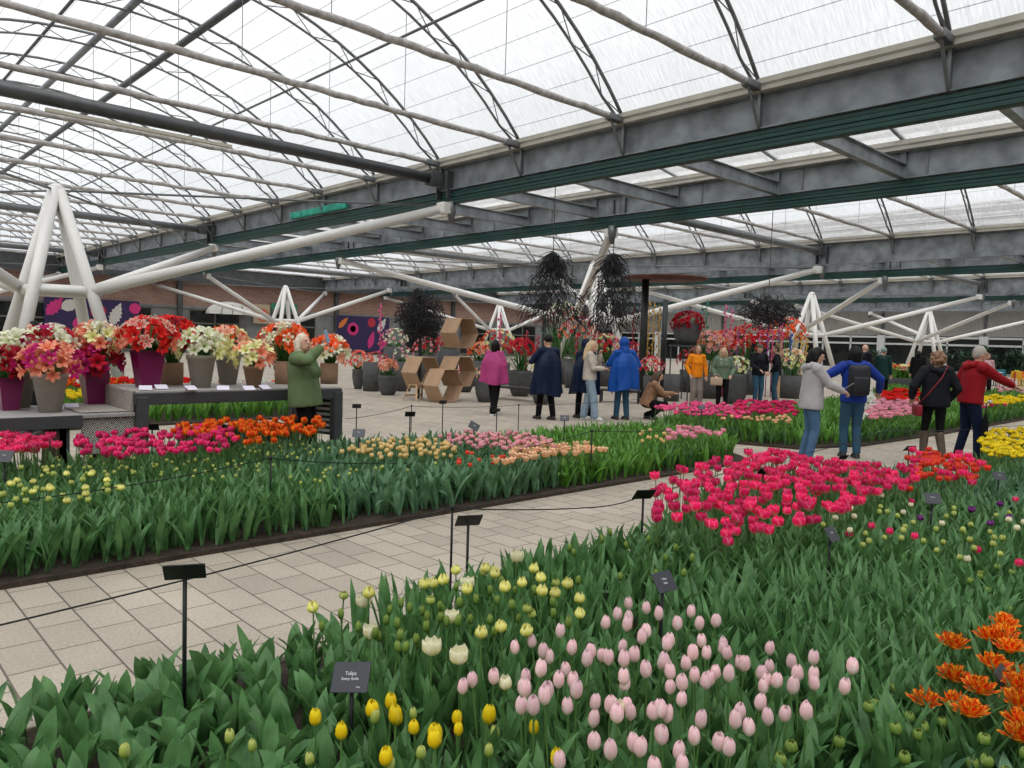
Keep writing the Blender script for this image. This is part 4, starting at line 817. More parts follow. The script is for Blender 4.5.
p = MB(); P2 = disc_shape((yc + .1, zc - .1), .5, 16); k = 16; p.add([(.03, *q) for q in P2] + [(.06, *q) for q in P2], [tuple(range(k, 2 * k))] + [(i, (i + 1) % k, k + (i + 1) % k, k + i) for i in range(k)]); p.build('printed_flower', mat('poster_red', (.55, .13, .07), .7), t)
o = MB().box((XL + .25, yc + 1.9, 3.75), (.06, 2.2, .5)).build('green_sign', mat('sign_green', (.03, .22, .13), .5)); tag(o, 'small green sign panel on the brick wall above the poster', 'sign')

e = MB(); e.box((XL + .55, 28, 5.75), (.12, 92, 1.1)); e.box((XL + .55, 28, 5.2), (.5, 92, .06)); e.box((XL + .55, 28, 6.3), (.5, 92, .06))
tag(e.build('edge_beam', dsteel), 'long dark steel edge beam along the top of the left brick wall', 'steel beam')
# ================================================================= TABLES WITH POTTED AMARYLLIS
ttop = mat('table_top_grey', (.36, .35, .34), .6, 0, .12, 6); tframe = mat('table_frame_anthracite', (.055, .06, .065), .45, 0, .1, 5)
linen = mat('linen_runner', (.36, .33, .30), .9, 0, .25, 25, .3, 120)
def pattern_mat():
    m = bpy.data.materials.new('diamond_woven_cloth'); m.use_nodes = True; nt = m.node_tree; N = nt.nodes; L = nt.links; b = N['Principled BSDF']; t = N.new('ShaderNodeTexCoord'); s = N.new('ShaderNodeSeparateXYZ'); L.new(t.outputs['Object'], s.inputs[0])
    def tri(o, f):
        a = N.new('ShaderNodeMath'); a.operation = 'PINGPONG'; a.inputs[1].default_value = f; L.new(o, a.inputs[0]); return a.outputs[0]
    a = N.new('ShaderNodeMath'); a.operation = 'ADD'; L.new(tri(s.outputs['Y'], .045), a.inputs[0]); L.new(tri(s.outputs['Z'], .045), a.inputs[1])
    c = N.new('ShaderNodeMath'); c.operation = 'PINGPONG'; c.inputs[1].default_value = .0112; L.new(a.outputs[0], c.inputs[0]); g = N.new('ShaderNodeMath'); g.operation = 'GREATER_THAN'; g.inputs[1].default_value = .0056; L.new(c.outputs[0], g.inputs[0])
    x = N.new('ShaderNodeMix'); x.data_type = 'RGBA'; L.new(g.outputs[0], x.inputs[0]); x.inputs[6].default_value = (.03, .03, .03, 1); x.inputs[7].default_value = (.66, .63, .57, 1); L.new(x.outputs[2], b.inputs['Base Color']); b.inputs['Roughness'].default_value = .9; return m
def stripe_mat():
    m = bpy.data.materials.new('striped_woven_cloth'); m.use_nodes = True; nt = m.node_tree; N = nt.nodes; L = nt.links; b = N['Principled BSDF']; t = N.new('ShaderNodeTexCoord'); s = N.new('ShaderNodeSeparateXYZ'); L.new(t.outputs['Object'], s.inputs[0])
    c = N.new('ShaderNodeMath'); c.operation = 'PINGPONG'; c.inputs[1].default_value = .035; L.new(s.outputs['Z'], c.inputs[0]); g = N.new('ShaderNodeMath'); g.operation = 'GREATER_THAN'; g.inputs[1].default_value = .0175; L.new(c.outputs[0], g.inputs[0])
    x = N.new('ShaderNodeMix'); x.data_type = 'RGBA'; L.new(g.outputs[0], x.inputs[0]); x.inputs[6].default_value = (.03, .03, .03, 1); x.inputs[7].default_value = (.6, .58, .54, 1); L.new(x.outputs[2], b.inputs['Base Color']); b.inputs['Roughness'].default_value = .9; return m
ZL, ZU = .735, .96
t = thing('display_table', 'lower grey display table at the left with dark front rail', 'table', (0, 0, 0))
MB().bevbox((-9.2, 1.0, ZL - .02), (1.2, 3.2, .04), .006).build('table_top', ttop, t)
MB().bevbox((-8.62, .75, ZL - .07), (.05, 2.7, .13), .006).build('rail', tframe, t); MB().bevbox((-9.78, 1.0, ZL - .07), (.05, 3.2, .13), .006).build('rail', tframe, t)
for x, y in ((-8.7, -.4), (-9.7, -.4), (-8.72, 1.95), (-9.7, 2.5)): MB().bevbox((x, y, .33), (.1, .1, .66), .006).build('leg', tframe, t)
MB().bevbox((-8.75, 1.88, .34), (.16, .2, .6), .01).build('wooden_leg', mat('dark_wood', (.06, .035, .025), .7), t)
t = thing('display_table', 'higher grey display table carrying most of the amaryllis pots', 'table', (0, 0, 0))
MB().bevbox((-9.2, 3.84, ZU - .02), (1.2, 2.46, .04), .006).build('table_top', ttop, t)
for x in (-8.63, -9.77): MB().bevbox((x, 3.84, ZU - .085), (.08, 2.5, .13), .008).build('rail', tframe, t)
for x, y in ((-8.63, 2.67), (-9.77, 2.67), (-8.63, 5.03), (-9.77, 5.03)): MB().bevbox((x, y, .45), (.12, .12, .9), .01).build('leg', tframe, t)
m = MB().bevbox((-8.66, 2.35, .535), (.02, .5, .44), .004); o = m.build('table_cloth', pattern_mat()); tag(o, 'black and white diamond patterned cloth hanging between the two tables', 'cloth')
m = MB(); m.bevbox((-9.2, 2.58, .86), (1.14, .05, .24), .02); m.bevbox((-9.2, 2.35, .745), (1.1, .5, .015), .004); o = m.build('linen_cloth', linen); tag(o, 'grey beige linen cloth draped over the step between the tables', 'cloth')
m = MB(); m.bevbox((-8.95, 4.93, .62), (.5, .02, .58), .004, rz=.35); o = m.build('striped_cloth', stripe_mat()); tag(o, 'black and white striped cloth hanging at the right end of the table', 'cloth')
for i, (x, y) in enumerate(((-9.9, 3.9), (-9.9, 4.65))):
    m = MB(); 
    for s in (-1, 1): m.bevbox((x + s * .22, y, .2), (.02, .62, .34), .004); m.bevbox((x, y + s * .3, .2), (.44, .02, .34), .004)
    m.box((x, y, .05), (.44, .6, .02)); o = m.build('black_crate', mat('black_plastic', (.012, .012, .014), .4)); tag(o, ['black plastic crate under the higher table, left one', 'black plastic crate under the higher table, right one'][i], 'crate')
# ---- amaryllis
def flower_uv(kind, seed=0):
    pr = [(0, .010), (.25, .022), (.5, .045), (.75, .074), (1, .10)]; zz = [(0, 0), (.25, .36), (.5, .70), (.75, .92), (1, .93)]
    return petals([dict(n=3, r=pr, h=.08, a=.66, z=zz, p=1.7), dict(n=3, off=.5, r=[(v, r * .95) for v, r in pr], h=.09, a=.60, z=zz, p=1.7)], seed, 4, 5, .003)
AMC = dict(
 red=petal_mat('amaryllis_red', (.3, .02, .02), (.70, .015, .015), (.80, .03, .02)), dark=petal_mat('amaryllis_dark_red', (.1, .005, .01), (.28, .004, .015), (.36, .01, .025)),
 coral=petal_mat('amaryllis_coral', (.6, .15, .08), (.90, .25, .14), (.93, .42, .28)), white=petal_mat('amaryllis_white', (.4, .5, .15), (.80, .84, .55), (.90, .90, .78)),
 striped=petal_mat('amaryllis_red_white', (.8, .75, .6), (.75, .08, .06), (.90, .6, .5), (.9, .75, .65), .6, .2), yellow=petal_mat('amaryllis_pale_yellow', (.5, .6, .1), (.85, .85, .35), (.92, .90, .55)),
 magenta=petal_mat('amaryllis_magenta', (.3, .05, .1), (.50, .01, .14), (.62, .03, .22)), orange=petal_mat('amaryllis_orange_red', (.7, .1, .02), (.90, .10, .02), (.93, .16, .04)), pink=petal_mat('amaryllis_pink', (.8, .5, .4), (.88, .30, .36), (.93, .5, .52)),
 crimson=petal_mat('crimson_bloom', (.3, .01, .02), (.55, .01, .03), (.65, .02, .05)), peachy=petal_mat('peachy_bloom', (.8, .4, .2), (.92, .42, .30), (.95, .58, .42)), small_red=petal_mat('small_red_bloom', (.6, .1, .1), (.80, .05, .07), (.85, .15, .15)))
AFM = {}
def amesh(c, s, sc=1.0):
    if (c, s) not in AFM: v, f, u = flower_uv(c, s); AFM[(c, s)] = uvmesh('blossom', [(v, f, u, AMC[c])])
    return AFM[(c, s)]
POTM = dict(purple=mat('pot_purple', (.16, .004, .07), .35), beige=mat('pot_beige', (.34, .31, .26), .6, 0, .08, 9), tan=mat('pot_tan', (.33, .21, .13), .7, 0, .1, 9), grey=mat('pot_anthracite', (.055, .058, .062), .7, 0, .25, 7), dgrey=mat('pot_dark_grey', (.075, .078, .08), .75, 0, .2, 6))
ALEAF = leafmat('amaryllis_leaf', (.015, .07, .015), (.05, .18, .035))
def pot_prof(kind, rt, h):
    if kind == 'taper': return [(0, .02), (rt * .62, .0), (rt * .95, h * .86), (rt, h * .87), (rt * 1.03, h), (rt * .93, h), (rt * .9, h * .9), (0, h * .9)]
    if kind == 'square': return [(0, 0), (rt * .66, 0), (rt, h), (rt * .92, h), (rt * .9, h * .93), (0, h * .93)]
    if kind == 'round': return [(0, 0), (rt * .6, 0), (rt * .85, h * .3), (rt, h * .65), (rt * .98, h * .9), (rt * 1.0, h), (rt * .9, h), (rt * .88, h * .92), (0, h * .92)]
    if kind == 'cyl': return [(0, 0), (rt * .95, 0), (rt, h * .5), (rt, h), (rt * .92, h), (rt * .9, h * .95), (0, h * .95)]
def potted(loc, kind, pm, rt, h, cols, n, spread, fh, label, name='potted_amaryllis', cat='potted plant', group=None, fs=1.0, seed=0, nleaf=26, squash=.75, leaf_len=None, flat=0.4, only_pot=False):
    rr = random.Random(seed + 5); t = thing(name, label, cat, loc, rr.uniform(0, 1) if kind != 'square' else .8, group)
    MB().lathe(pot_prof(kind, rt, h), n=24 if kind != 'square' else 4).build('pot', POTM[pm], t, kind != 'square')
    MB().lathe([(0, h * .92), (rt * .9, h * .92)], n=16, close=False).build('soil', SOIL, t)
    if only_pot: return t
    rg = np.random.default_rng(seed); ll = leaf_len or fh * .9
    a = rg.uniform(0, 6.28, nleaf); rb = rg.uniform(0, rt * .7, nleaf); base = np.column_stack([rb * np.cos(a), rb * np.sin(a), np.full(nleaf, h * .9)])
    V, F, U = leaves(base, a, rg.uniform(.6, 1, nleaf) * ll, rg.uniform(.03, .055, nleaf) * (1 + fs * .3), rg.uniform(.1, .5, nleaf), rg.uniform(.6, 1.7, nleaf), 5, rng=rg)
    link('foliage', np_mesh('foliage', V, F, U, ALEAF), t)
    st = MB(); zc = h + fh
    n = int(n * 1.35); fs = fs * .86
    for i in range(n):
        u = (i + .5) / n; ph = math.acos(1 - u * (1 + flat)); th = i * 2.39996 + rr.uniform(-.3, .3)
        r = spread * rr.uniform(.82, 1.05)
        d = Vector((math.sin(ph) * math.cos(th), math.sin(ph) * math.sin(th), math.cos(ph)))
        p = Vector((d.x * r, d.y * r, zc + d.z * spread * squash - spread * .3))
        c = cols[int(rr.random() * len(cols))] if not isinstance(cols, dict) else cols[min(cols, key=lambda k_: abs(k_ - math.atan2(d.y, d.x)))]
        b = link('blossom', amesh(c, i % 3), t, p - d * .04 * fs); dd = (d + Vector((0, 0, .15))).normalized(); b.rotation_mode = 'QUATERNION'; b.rotation_quaternion = Vector((0, 0, 1)).rotation_difference(dd) @ Quaternion((0, 0, 1), rr.uniform(0, 6)); s = fs * rr.uniform(.85, 1.15); b.scale = (s, s, s)
        if i % 3 == 0: st.path([(d.x * rt * .4, d.y * rt * .4, h * .9), (d.x * r * .5, d.y * r * .5, h + fh * .6), p - d * .05], .008 * fs, 5)
    st.build('stems', STEM, t); return t
g1 = 'amaryllis pots on the tables'
def TP(px, py, z): return G(px, py, z)
S = 0
for px, py, z, kind, pm, rt, h, cols, n, sp, fh, lab in (
    (12, 411, ZL, 'square', 'purple', .155, .34, ['dark', 'dark', 'dark', 'white'], 26, .24, .20, 'dark red and white amaryllis in a purple pot at the left edge'),
    (53, 413, ZL, 'taper', 'beige', .165, .40, ['coral', 'coral', 'coral', 'magenta'], 30, .30, .17, 'coral and magenta amaryllis in a beige pot on the lower table'),
    (97, 406, ZL, 'square', 'purple', .185, .41, ['dark', 'dark', 'dark', 'crimson', 'magenta'], 34, .30, .18, 'dark red amaryllis in a purple pot on the lower table'),
    (151, 388, ZU, 'square', 'purple', .21, .42, ['striped', 'red', 'red', 'coral'], 30, .32, .22, 'red and white amaryllis in a tall purple pot on the higher table'),
    (205, 388, ZU, 'taper', 'beige', .165, .38, ['white', 'white', 'yellow'], 22, .28, .17, 'white amaryllis in a beige pot on the higher table'),
    (258, 388, ZU, 'taper', 'tan', .125, .26, ['yellow', 'yellow', 'peachy', 'coral'], 22, .25, .17, 'pale yellow amaryllis in a small tan pot'),
    ):
    q = TP(px, py, z); S += 1; q.x -= .12
    potted(q, kind, pm, rt, h, cols, n, sp, fh, lab, group=None, seed=S)
for x, dy_px, z, kind, pm, rt, h, cols, n, sp, fh, lab in (
    (-9.55, 172, ZU, 'cyl', 'tan', .13, .27, ['red', 'red', 'dark'], 26, .30, .40, 'bright red amaryllis in a round tan pot behind the tall purple pot'),
    (-9.45, 228, ZU, 'taper', 'beige', .16, .38, ['yellow', 'peachy', 'orange'], 18, .24, .22, 'second beige pot with yellowish flowers behind the white amaryllis'),
    (-9.35, 284, ZU, 'cyl', 'tan', .12, .30, ['orange', 'orange', 'orange', 'white'], 34, .32, .34, 'orange red amaryllis in a tan pot left of the person in green'),
    (-9.2, 329, ZU, 'cyl', 'tan', .12, .28, ['orange', 'orange', 'white', 'peachy'], 24, .27, .24, 'orange and white amaryllis right of the person in green'),
    (-9.65, 20, ZL, 'taper', 'beige', .15, .38, ['white', 'white', 'yellow'], 20, .22, .33, 'greenish white amaryllis behind the left purple pot'),
    (-9.6, 50, ZL, 'square', 'purple', .14, .36, ['dark', 'crimson', 'magenta', 'white', 'white'], 34, .30, .38, 'crimson amaryllis in the back row behind the beige pot'),
    (-9.65, 98, ZL, 'taper', 'tan', .13, .36, ['white', 'yellow', 'coral'], 26, .27, .45, 'pale and coral amaryllis in the back row behind the dark red ones'),
    ):
    r = ray(dy_px, 380); q = Vector((x, x * r.y / r.x, z)); S += 1
    potted(q, kind, pm, rt, h, cols, n, sp, fh, lab, seed=S)
paper = mat('white_card', (.72, .70, .82), .6)
for i, (px, py, z) in enumerate([(148, 391, ZU), (164, 390, ZU), (194, 391, ZU), (226, 391, ZU), (252, 391, ZU), (268, 390, ZU), (59, 411, ZL), (74, 409, ZL)]):
    q = G(px, py, z); q.x -= .08; t = thing('name_card', ['white card in front of the tall purple pot', 'white card right of the tall purple pot', 'white card before the white amaryllis', 'white card right of the beige pots', 'white card before the small tan pot', 'white card left of the person in green', 'white card in front of the beige pot on the lower table', 'second white card on the lower table'][i], 'card', q, .3 * (i % 3 - 1))
    M = Matrix.Rotation(math.radians(28), 3, 'Y'); MB().box((0, 0, .03), (.09, .13, .004), M=M).build('card_face', paper, t); MB().box((-.03, 0, .02), (.004, .12, .045)).build('card_foot', paper, t)
# ================================================================= PEOPLE
SKIN = mat('skin', (.62, .36, .26), .5, 0, .06, 20); EYE = mat('eye_dark', (.02, .015, .012), .2); LIP = mat('lips', (.45, .12, .10), .5)
PENDING = []
def remesh(mb, voxel, m, name, parent, smooth=2, after=None):
    o = link(name, mb.mesh(name, m), parent)
    r = o.modifiers.new('r', 'REMESH'); r.mode = 'VOXEL'; r.voxel_size = voxel; r.use_smooth_shade = True
    if smooth: s = o.modifiers.new('s', 'SMOOTH'); s.iterations = smooth; s.factor = .5
    PENDING.append((o, m, after)); return o
def apply_pending():
    dg = bpy.context.evaluated_depsgraph_get(); new = [bpy.data.meshes.new_from_object(o.evaluated_get(dg)) for o, m, a in PENDING]
    for (o, m, after), nm in zip(PENDING, new):
        o.modifiers.clear(); o.data = nm
        if not nm.materials: nm.materials.append(m)
        nm.polygons.foreach_set('use_smooth', [True] * len(nm.polygons))
        if after: after(nm)
    PENDING.clear()
def chain(mb, pts, rad, n=12, flat=1.0):
    pts = [Vector(p) for p in pts]
    mb.path(pts, rad, n, flat=flat)
    for p, r in zip(pts, rad): mb.ball(p, (r * .99, r * .99 * (flat if flat != 1 else 1), r * .99 * (.6 if flat != 1 else 1)), 12, 8)
def ik(S, W, a, b, pole):
    S = Vector(S); W = Vector(W); d = W - S; L = min(d.length, (a + b) * .998); d.normalize(); W = S + d * L
    x = (a * a - b * b + L * L) / (2 * L); h = math.sqrt(max(0, a * a - x * x)); p = Vector(pole) - d * Vector(pole).dot(d); p.normalize(); return S + d * x + p * h, W
def heading(deg): return math.radians(46.7 - deg)
def cloth(name, col, rough=.8, **k): return mat(name, col, rough, 0, k.pop('var', .12), 6, k.pop('bump', .35), k.pop('bs', 14), spec=.15, **k)
def person(loc, deg, Ht, label, top, legs, hair, pose=None, top_kind='jacket', hair_kind='short', female=True, fat=1.0, shoes=(.03, .03, .03), cat='person', voxel=.011, group=None, hood=None, glasses=False, legs_kind='jeans', seated=False, boots=None, skin=None):
    p = dict(R=(.24, .06, .80), L=(-.24, .06, .80), Relb=(.6, -.7, 0), Lelb=(-.6, -.7, 0), lean=0.0, side=0.0, feetR=(.10, .03), feetL=(-.10, -.03), head=(0, 0), hips=.0, kneeR=(0, 1, 0), kneeL=(0, 1, 0), hand='curl'); p.update(pose or {})
    s = Ht / 1.72; t = thing('person', label, cat, loc, heading(deg), group); t.scale = (s, s, s)
    hz = .93 - p['hips']; hipc = Vector((0, 0, hz)); ln = p['lean']; T = lambda y, z, x=0: Vector((x + (z) * math.sin(p['side']), y + z * math.sin(ln), hz + z * math.cos(ln)))
    sh = (.165 if female else .19) * (.9 + .1 * fat); shz = .47; hr = .085
    neck = T(0, .53); hc = T(.015, .665) + Vector((0, .02, 0)); hip = {1: Vector((hr, 0, hz - .02)), -1: Vector((-hr, 0, hz - .02))}
    S = {1: T(0, shz, sh), -1: T(0, shz, -sh)}
    A = {}; 
    for k, a, e in ((1, 'R', 'Relb'), (-1, 'L', 'Lelb')): A[k] = ik(S[k], p[a], .29, .26, p[e])
    F = {1: Vector((*p['feetR'][:2], .08 + (p['feetR'][2] if len(p['feetR']) > 2 else 0))), -1: Vector((*p['feetL'][:2], .08 + (p['feetL'][2] if len(p['feetL']) > 2 else 0)))}
    Kn = {k: ik(hip[k], F[k], .425, .415, p['kneeR' if k == 1 else 'kneeL'])[0] for k in (1, -1)}
    sk = skin or SKIN
    # --- body: one continuous skinned surface
    b = MB()
    chain(b, [T(0, -.02), T(0, .12), T(0, .3), T(0, .46), neck], [.12 * fat, .10 * fat, .115, .10, .05], 14, .7)
    b.path([neck - Vector((0, .0, .06)), hc - Vector((0, .01, .06))], [.052, .05], 12)
    q = Euler((p['head'][1], 0, p['head'][0])).to_matrix()                      # yaw, pitch
    b.ball(hc, (.074, .092, .108), 18, 14, M=q); b.ball(hc + q @ Vector((0, .032, -.055)), (.055, .06, .062), 14, 10, M=q)   # skull, jaw
    b.path([hc + q @ Vector((0, .085, .012)), hc + q @ Vector((0, .108, -.018)), hc + q @ Vector((0, .088, -.03))], [.011, .017, .012], 8)   # nose
    for e in (-1, 1): b.ball(hc + q @ Vector((e * .074, -.004, -.008)), (.012, .02, .03), 8, 6, M=q)                   # ears
    b.ball(hc + q @ Vector((0, .088, -.058)), (.024, .01, .009), 8, 6, M=q); b.ball(hc + q @ Vector((0, .082, .03)), (.05, .014, .012), 8, 6, M=q)
    for k in (1, -1):
        E, W = A[k]; b_ = [S[k], E, W]; chain(b, b_, [.045, .037, .026], 10)
        d = (W - E).normalized(); u = Vector((0, 0, 1)) - d * d.z; u = u.normalized() if u.length > .2 else Vector((0, 1, 0)); v = d.cross(u).normalized()
        side = v * k
        pc = W + d * .045; M = Matrix((v, d, u)).transposed(); b.ball(pc, (.038, .052, .019), 12, 8, M=M)
        curl = {'curl': .9, 'flat': .15, 'grip': 1.5}[p['hand']]
        for f, (o, l) in enumerate(((-.029, .062), (-.010, .072), (.010, .068), (.028, .054))):
            b0 = W + d * .08 + v * o * 1.0; d1 = (d * math.cos(curl * .4) - u * math.sin(curl * .4)); d2 = (d * math.cos(curl) - u * math.sin(curl))
            b.path([b0 - d * .02, b0 + d1 * l * .5, b0 + d1 * l * .5 + d2 * l * .5], [.0098, .0092, .0078], 7)
        tb = W + d * .025 + v * -.032 * k * 1.0; td = (d * .75 - v * .6 * k - u * .25).normalized(); b.path([tb, tb + td * .035, tb + td * .035 + (d * .9 - u * .4).normalized() * .028], [.0125, .0110, .009], 7)
        chain(b, [hip[k], Kn[k], F[k]], [.075, .05, .036], 12); b.path([F[k] - Vector((0, .04, .03)), F[k] + Vector((0, .13, -.045))], [.035, .03], 8)
    body = remesh(b, min(voxel, .0095), sk, 'body', t, 1)
    e_ = MB(); 
    for e in (-1, 1): e_.ball(hc + q @ Vector((e * .030, .0835, .012)), (.011, .006, .0065), 8, 6, M=q)
    e_.build('eyes', EYE, t, True); MB().ball(hc + q @ Vector((0, .097, -.058)), (.023, .006, .0065), 10, 6, M=q).build('mouth', LIP, t, True)
    if glasses:
        g = MB()
        for e in (-1, 1):
            pts = [hc + q @ Vector((e * .034 + .024 * math.cos(a * PI / 5), .102, .012 + .017 * math.sin(a * PI / 5))) for a in range(11)]; g.path(pts, .0028, 5); g.tube(hc + q @ Vector((e * .058, .1, .016)), hc + q @ Vector((e * .08, .0, .012)), .0028, n=5)
        g.tube(hc + q @ Vector((-.012, .104, .014)), hc + q @ Vector((.012, .104, .014)), .0028, n=5); g.build('glasses', mat('dark_red_glasses', (.12, .01, .01), .3), t)
    # --- trousers
    if legs is not None:
        m = MB(); wd = {'jeans': (.098, .070, .060), 'slim': (.088, .056, .045), 'wide': (.105, .085, .085)}[legs_kind]
        chain(m, [T(0, -.03), T(0, .08)], [.142 * fat, .13 * fat], 16, .72)
        for k in (1, -1): ank = F[k] + Vector((0, 0, .02 if boots is None else .30)); chain(m, [hip[k], hip[k].lerp(Kn[k], .5), Kn[k], Kn[k].lerp(ank, .5), ank] if boots is None else [hip[k], Kn[k], Kn[k] - Vector((0, 0, .05))], ([wd[0], wd[0] * .88, wd[1], wd[1] * .92, wd[2]] if boots is None else [wd[0], wd[1], wd[1] * .9]), 12)
        remesh(m, voxel, legs, 'trousers', t, 2)
    bt = mat('boots_brown', (.09, .07, .05), .7, 0, .3, 12)
    for k in (1, -1):
        m = MB(); f = F[k]
        m.path([f + Vector((0, -.055, -.04)), f + Vector((0, .04, -.035)), f + Vector((0, .12, -.045)), f + Vector((0, .165, -.052))], [.042, .046, .040, .022], 10); m.ball(f, (.045, .055, .05), 10, 8); m.box(f + Vector((0, .055, -.068)), (.075, .24, .02))
        if boots is not None: chain(m, [f, f + Vector((0, 0, .1)), Kn[k] - Vector((0, 0, .06))], [.052, .055, .068], 12)
        remesh(m, voxel, boots if boots is not None else mat('shoe_%d%d%d' % tuple(int(c * 99) for c in shoes), shoes, .6), 'boot' if boots is not None else 'shoe', t, 1)
    # --- upper garment
    if top is not None:
        m = MB(); bulk = {'jacket': 1.0, 'puffer': 1.14, 'sweater': 1.05, 'poncho': 1.0, 'shirt': .95, 'coat': 1.08}[top_kind] * fat
        lo = {'jacket': -.06, 'puffer': -.04, 'sweater': -.10, 'poncho': -.02, 'shirt': -.06, 'coat': -.22}[top_kind]
        wst = .135 if female else .145
        m.path([T(0, lo - .03), T(0, lo), T(0, .06), T(0, .2), T(.01, .34), T(0, .44), T(0, .50), T(0, .54)], [.168 * bulk, .172 * bulk, .168 * bulk, wst * bulk * 1.15, (.160 if female else .170) * bulk, .145 * bulk, .10, .06], 20, flat=.78)
        if female and top_kind != 'poncho':
            for e in (-1, 1): m.ball(T(.085 * bulk, .30, e * .06), .062 * bulk, 10, 8)
        for k in (1, -1):
            E, W = A[k]; ab = bulk / fat ** .5; Wc = E.lerp(W, .92)
            chain(m, [T(0, .47, k * .08), S[k], S[k].lerp(E, .5), E, E.lerp(W, .5), Wc], [.075 * ab, .075 * ab, .066 * ab, .058 * ab, .053 * ab, .042 * ab], 12)
        if top_kind == 'puffer':
            pass
        if top_kind == 'poncho':
            # bell that hangs from the shoulders and folds over the arms
            n = 36; rows = 9; vs = []; rr = random.Random(int(loc[0] * 100)); ph = [rr.uniform(0, 6.28) for _ in range(4)]; zlo = p.get('hem', -.30)
            for j in range(rows):
                f = j / (rows - 1); z = .50 + (zlo - .50) * f
                for i in range(n):
                    a = 2 * PI * i / n; w = (.10 + .16 * min(1, f * 3.2) ** .6 + .06 * f) * (1 + .12 * f * math.sin(a * 5 + ph[0]) + .08 * f * math.sin(a * 9 + ph[1]) + .04 * math.sin(a * 3 + f * 7))
                    vs.append(T(w * .80 * math.sin(a), z + .04 * math.sin(a * 2 + ph[2]) * f, w * 1.08 * math.cos(a)))
            c0 = len(vs); vs += [T(0, .52), T(0, zlo)]
            fs = [(j * n + i, j * n + (i + 1) % n, (j + 1) * n + (i + 1) % n, (j + 1) * n + i) for j in range(rows - 1) for i in range(n)] + [(c0, (i + 1) % n, i) for i in range(n)] + [(c0 + 1, (rows - 1) * n + i, (rows - 1) * n + (i + 1) % n) for i in range(n)]
            m.add(vs, fs)
        nm = {'jacket': 'jacket', 'puffer': 'padded_jacket', 'sweater': 'sweater', 'poncho': 'rain_poncho', 'shirt': 'shirt', 'coat': 'coat'}[top_kind]
        g = remesh(m, voxel, top, nm, t, 2)
        if hood == 'down': h = MB(); chain(h, [T(-.10, .50, -.09), T(-.13, .47, 0), T(-.10, .50, .09)], [.05, .062, .05], 10); h.path([T(-.08, .53, -.1), T(.0, .53, -.10), T(.07, .47, -.05)], [.045, .035, .03], 8); h.path([T(-.08, .53, .1), T(.0, .53, .10), T(.07, .47, .05)], [.045, .035, .03], 8); remesh(h, voxel, top, 'hood', t, 2)
        if hood == 'up': h = MB(); h.ball(hc + q @ Vector((0, -.018, .012)), (.105, .118, .135), 16, 12, M=q); chain(h, [hc + Vector((0, -.03, -.08)), T(-.02, .50)], [.10, .10], 12); remesh(h, voxel, top, 'hood', t, 2)
    # --- hair
    if hair is not None:
        h = MB()
        if hair_kind in ('short', 'bob', 'long', 'curly', 'bun', 'blackbob'):
            h.ball(hc + q @ Vector((0, -.016, .022)), (.083, .092, .104), 16, 12, M=q)
            if hair_kind == 'short': h.ball(hc + q @ Vector((0, -.04, -.01)), (.076, .065, .08), 12, 8, M=q)
            if hair_kind in ('bob', 'blackbob'):
                chain(h, [hc + q @ Vector((0, -.05, .0)), hc + q @ Vector((0, -.055, -.11))], [.09, .078], 12)
                for e in (-1, 1): chain(h, [hc + q @ Vector((e * .072, -.015, .03)), hc + q @ Vector((e * .082, -.01, -.06)), hc + q @ Vector((e * .075, .0, -.12))], [.03, .034, .024], 8)
                if hair_kind == 'blackbob': h.ball(hc + q @ Vector((0, .055, .07)), (.065, .045, .03), 12, 8, M=q)
            if hair_kind == 'long':
                chain(h, [hc + q @ Vector((0, -.05, .0)), hc + q @ Vector((0, -.08, -.13)), hc + Vector((0, -.11, -.26)), hc + Vector((0, -.115, -.36))], [.085, .09, .085, .045], 12)
                for e in (-1, 1): chain(h, [hc + q @ Vector((e * .07, -.01, .03)), hc + q @ Vector((e * .085, -.02, -.08)), hc + Vector((e * .08, -.03, -.20))], [.03, .036, .026], 8)
            if hair_kind == 'curly':
                rr = random.Random(3)
                for i in range(60):
                    v = Vector((rr.gauss(0, 1), rr.gauss(-.5, 1), rr.gauss(.1, 1))).normalized()
                    if v.y > .45 and v.z < .4: continue
                    h.ball(hc + q @ Vector((v.x * .095, -.02 + v.y * .1, v.z * .115 - .01)), rr.uniform(.022, .036), 8, 6)
        if hair_kind == 'cap':
            h.ball(hc + q @ Vector((0, -.012, .045)), (.088, .102, .075), 16, 10, M=q); h.path([hc + q @ Vector((-.06, .07, .05)), hc + q @ Vector((0, .125, .04)), hc + q @ Vector((.06, .07, .05))], [.018, .02, .018], 8)
        if hair_kind == 'beanie': h.ball(hc + q @ Vector((0, -.012, .038)), (.088, .10, .10), 16, 12, M=q); h.ball(hc + q @ Vector((0, -.02, .135)), .02, 8, 6)
        def cut(me, q=q.copy(), hc=hc.copy(), hk=hair_kind):      # hairline: open the cap of hair over the face
            qi = q.inverted(); bm = bmesh.new(); bm.from_mesh(me)
            kill = [v for v in bm.verts if (lambda l: l.y > .045 and l.z < (.052 if hk != 'blackbob' else .04) and abs(l.x) < .066)(qi @ (v.co - hc))]
            bmesh.ops.delete(bm, geom=kill, context='VERTS'); bm.to_mesh(me); bm.free()
        remesh(h, voxel * .9, hair, {'cap': 'flat_cap', 'beanie': 'knitted_hat'}.get(hair_kind, 'hair'), t, 2, cut if hair_kind in ('short', 'bob', 'long', 'curly', 'blackbob') else None)
    t_info = dict(root=t, S=S, A=A, hc=hc, T=T, s=s, q=q, F=F); return t_info
def wpt(info, v): 
    r = info['root']; return Matrix.LocRotScale(r.location, r.rotation_euler, r.scale) @ Vector(v)
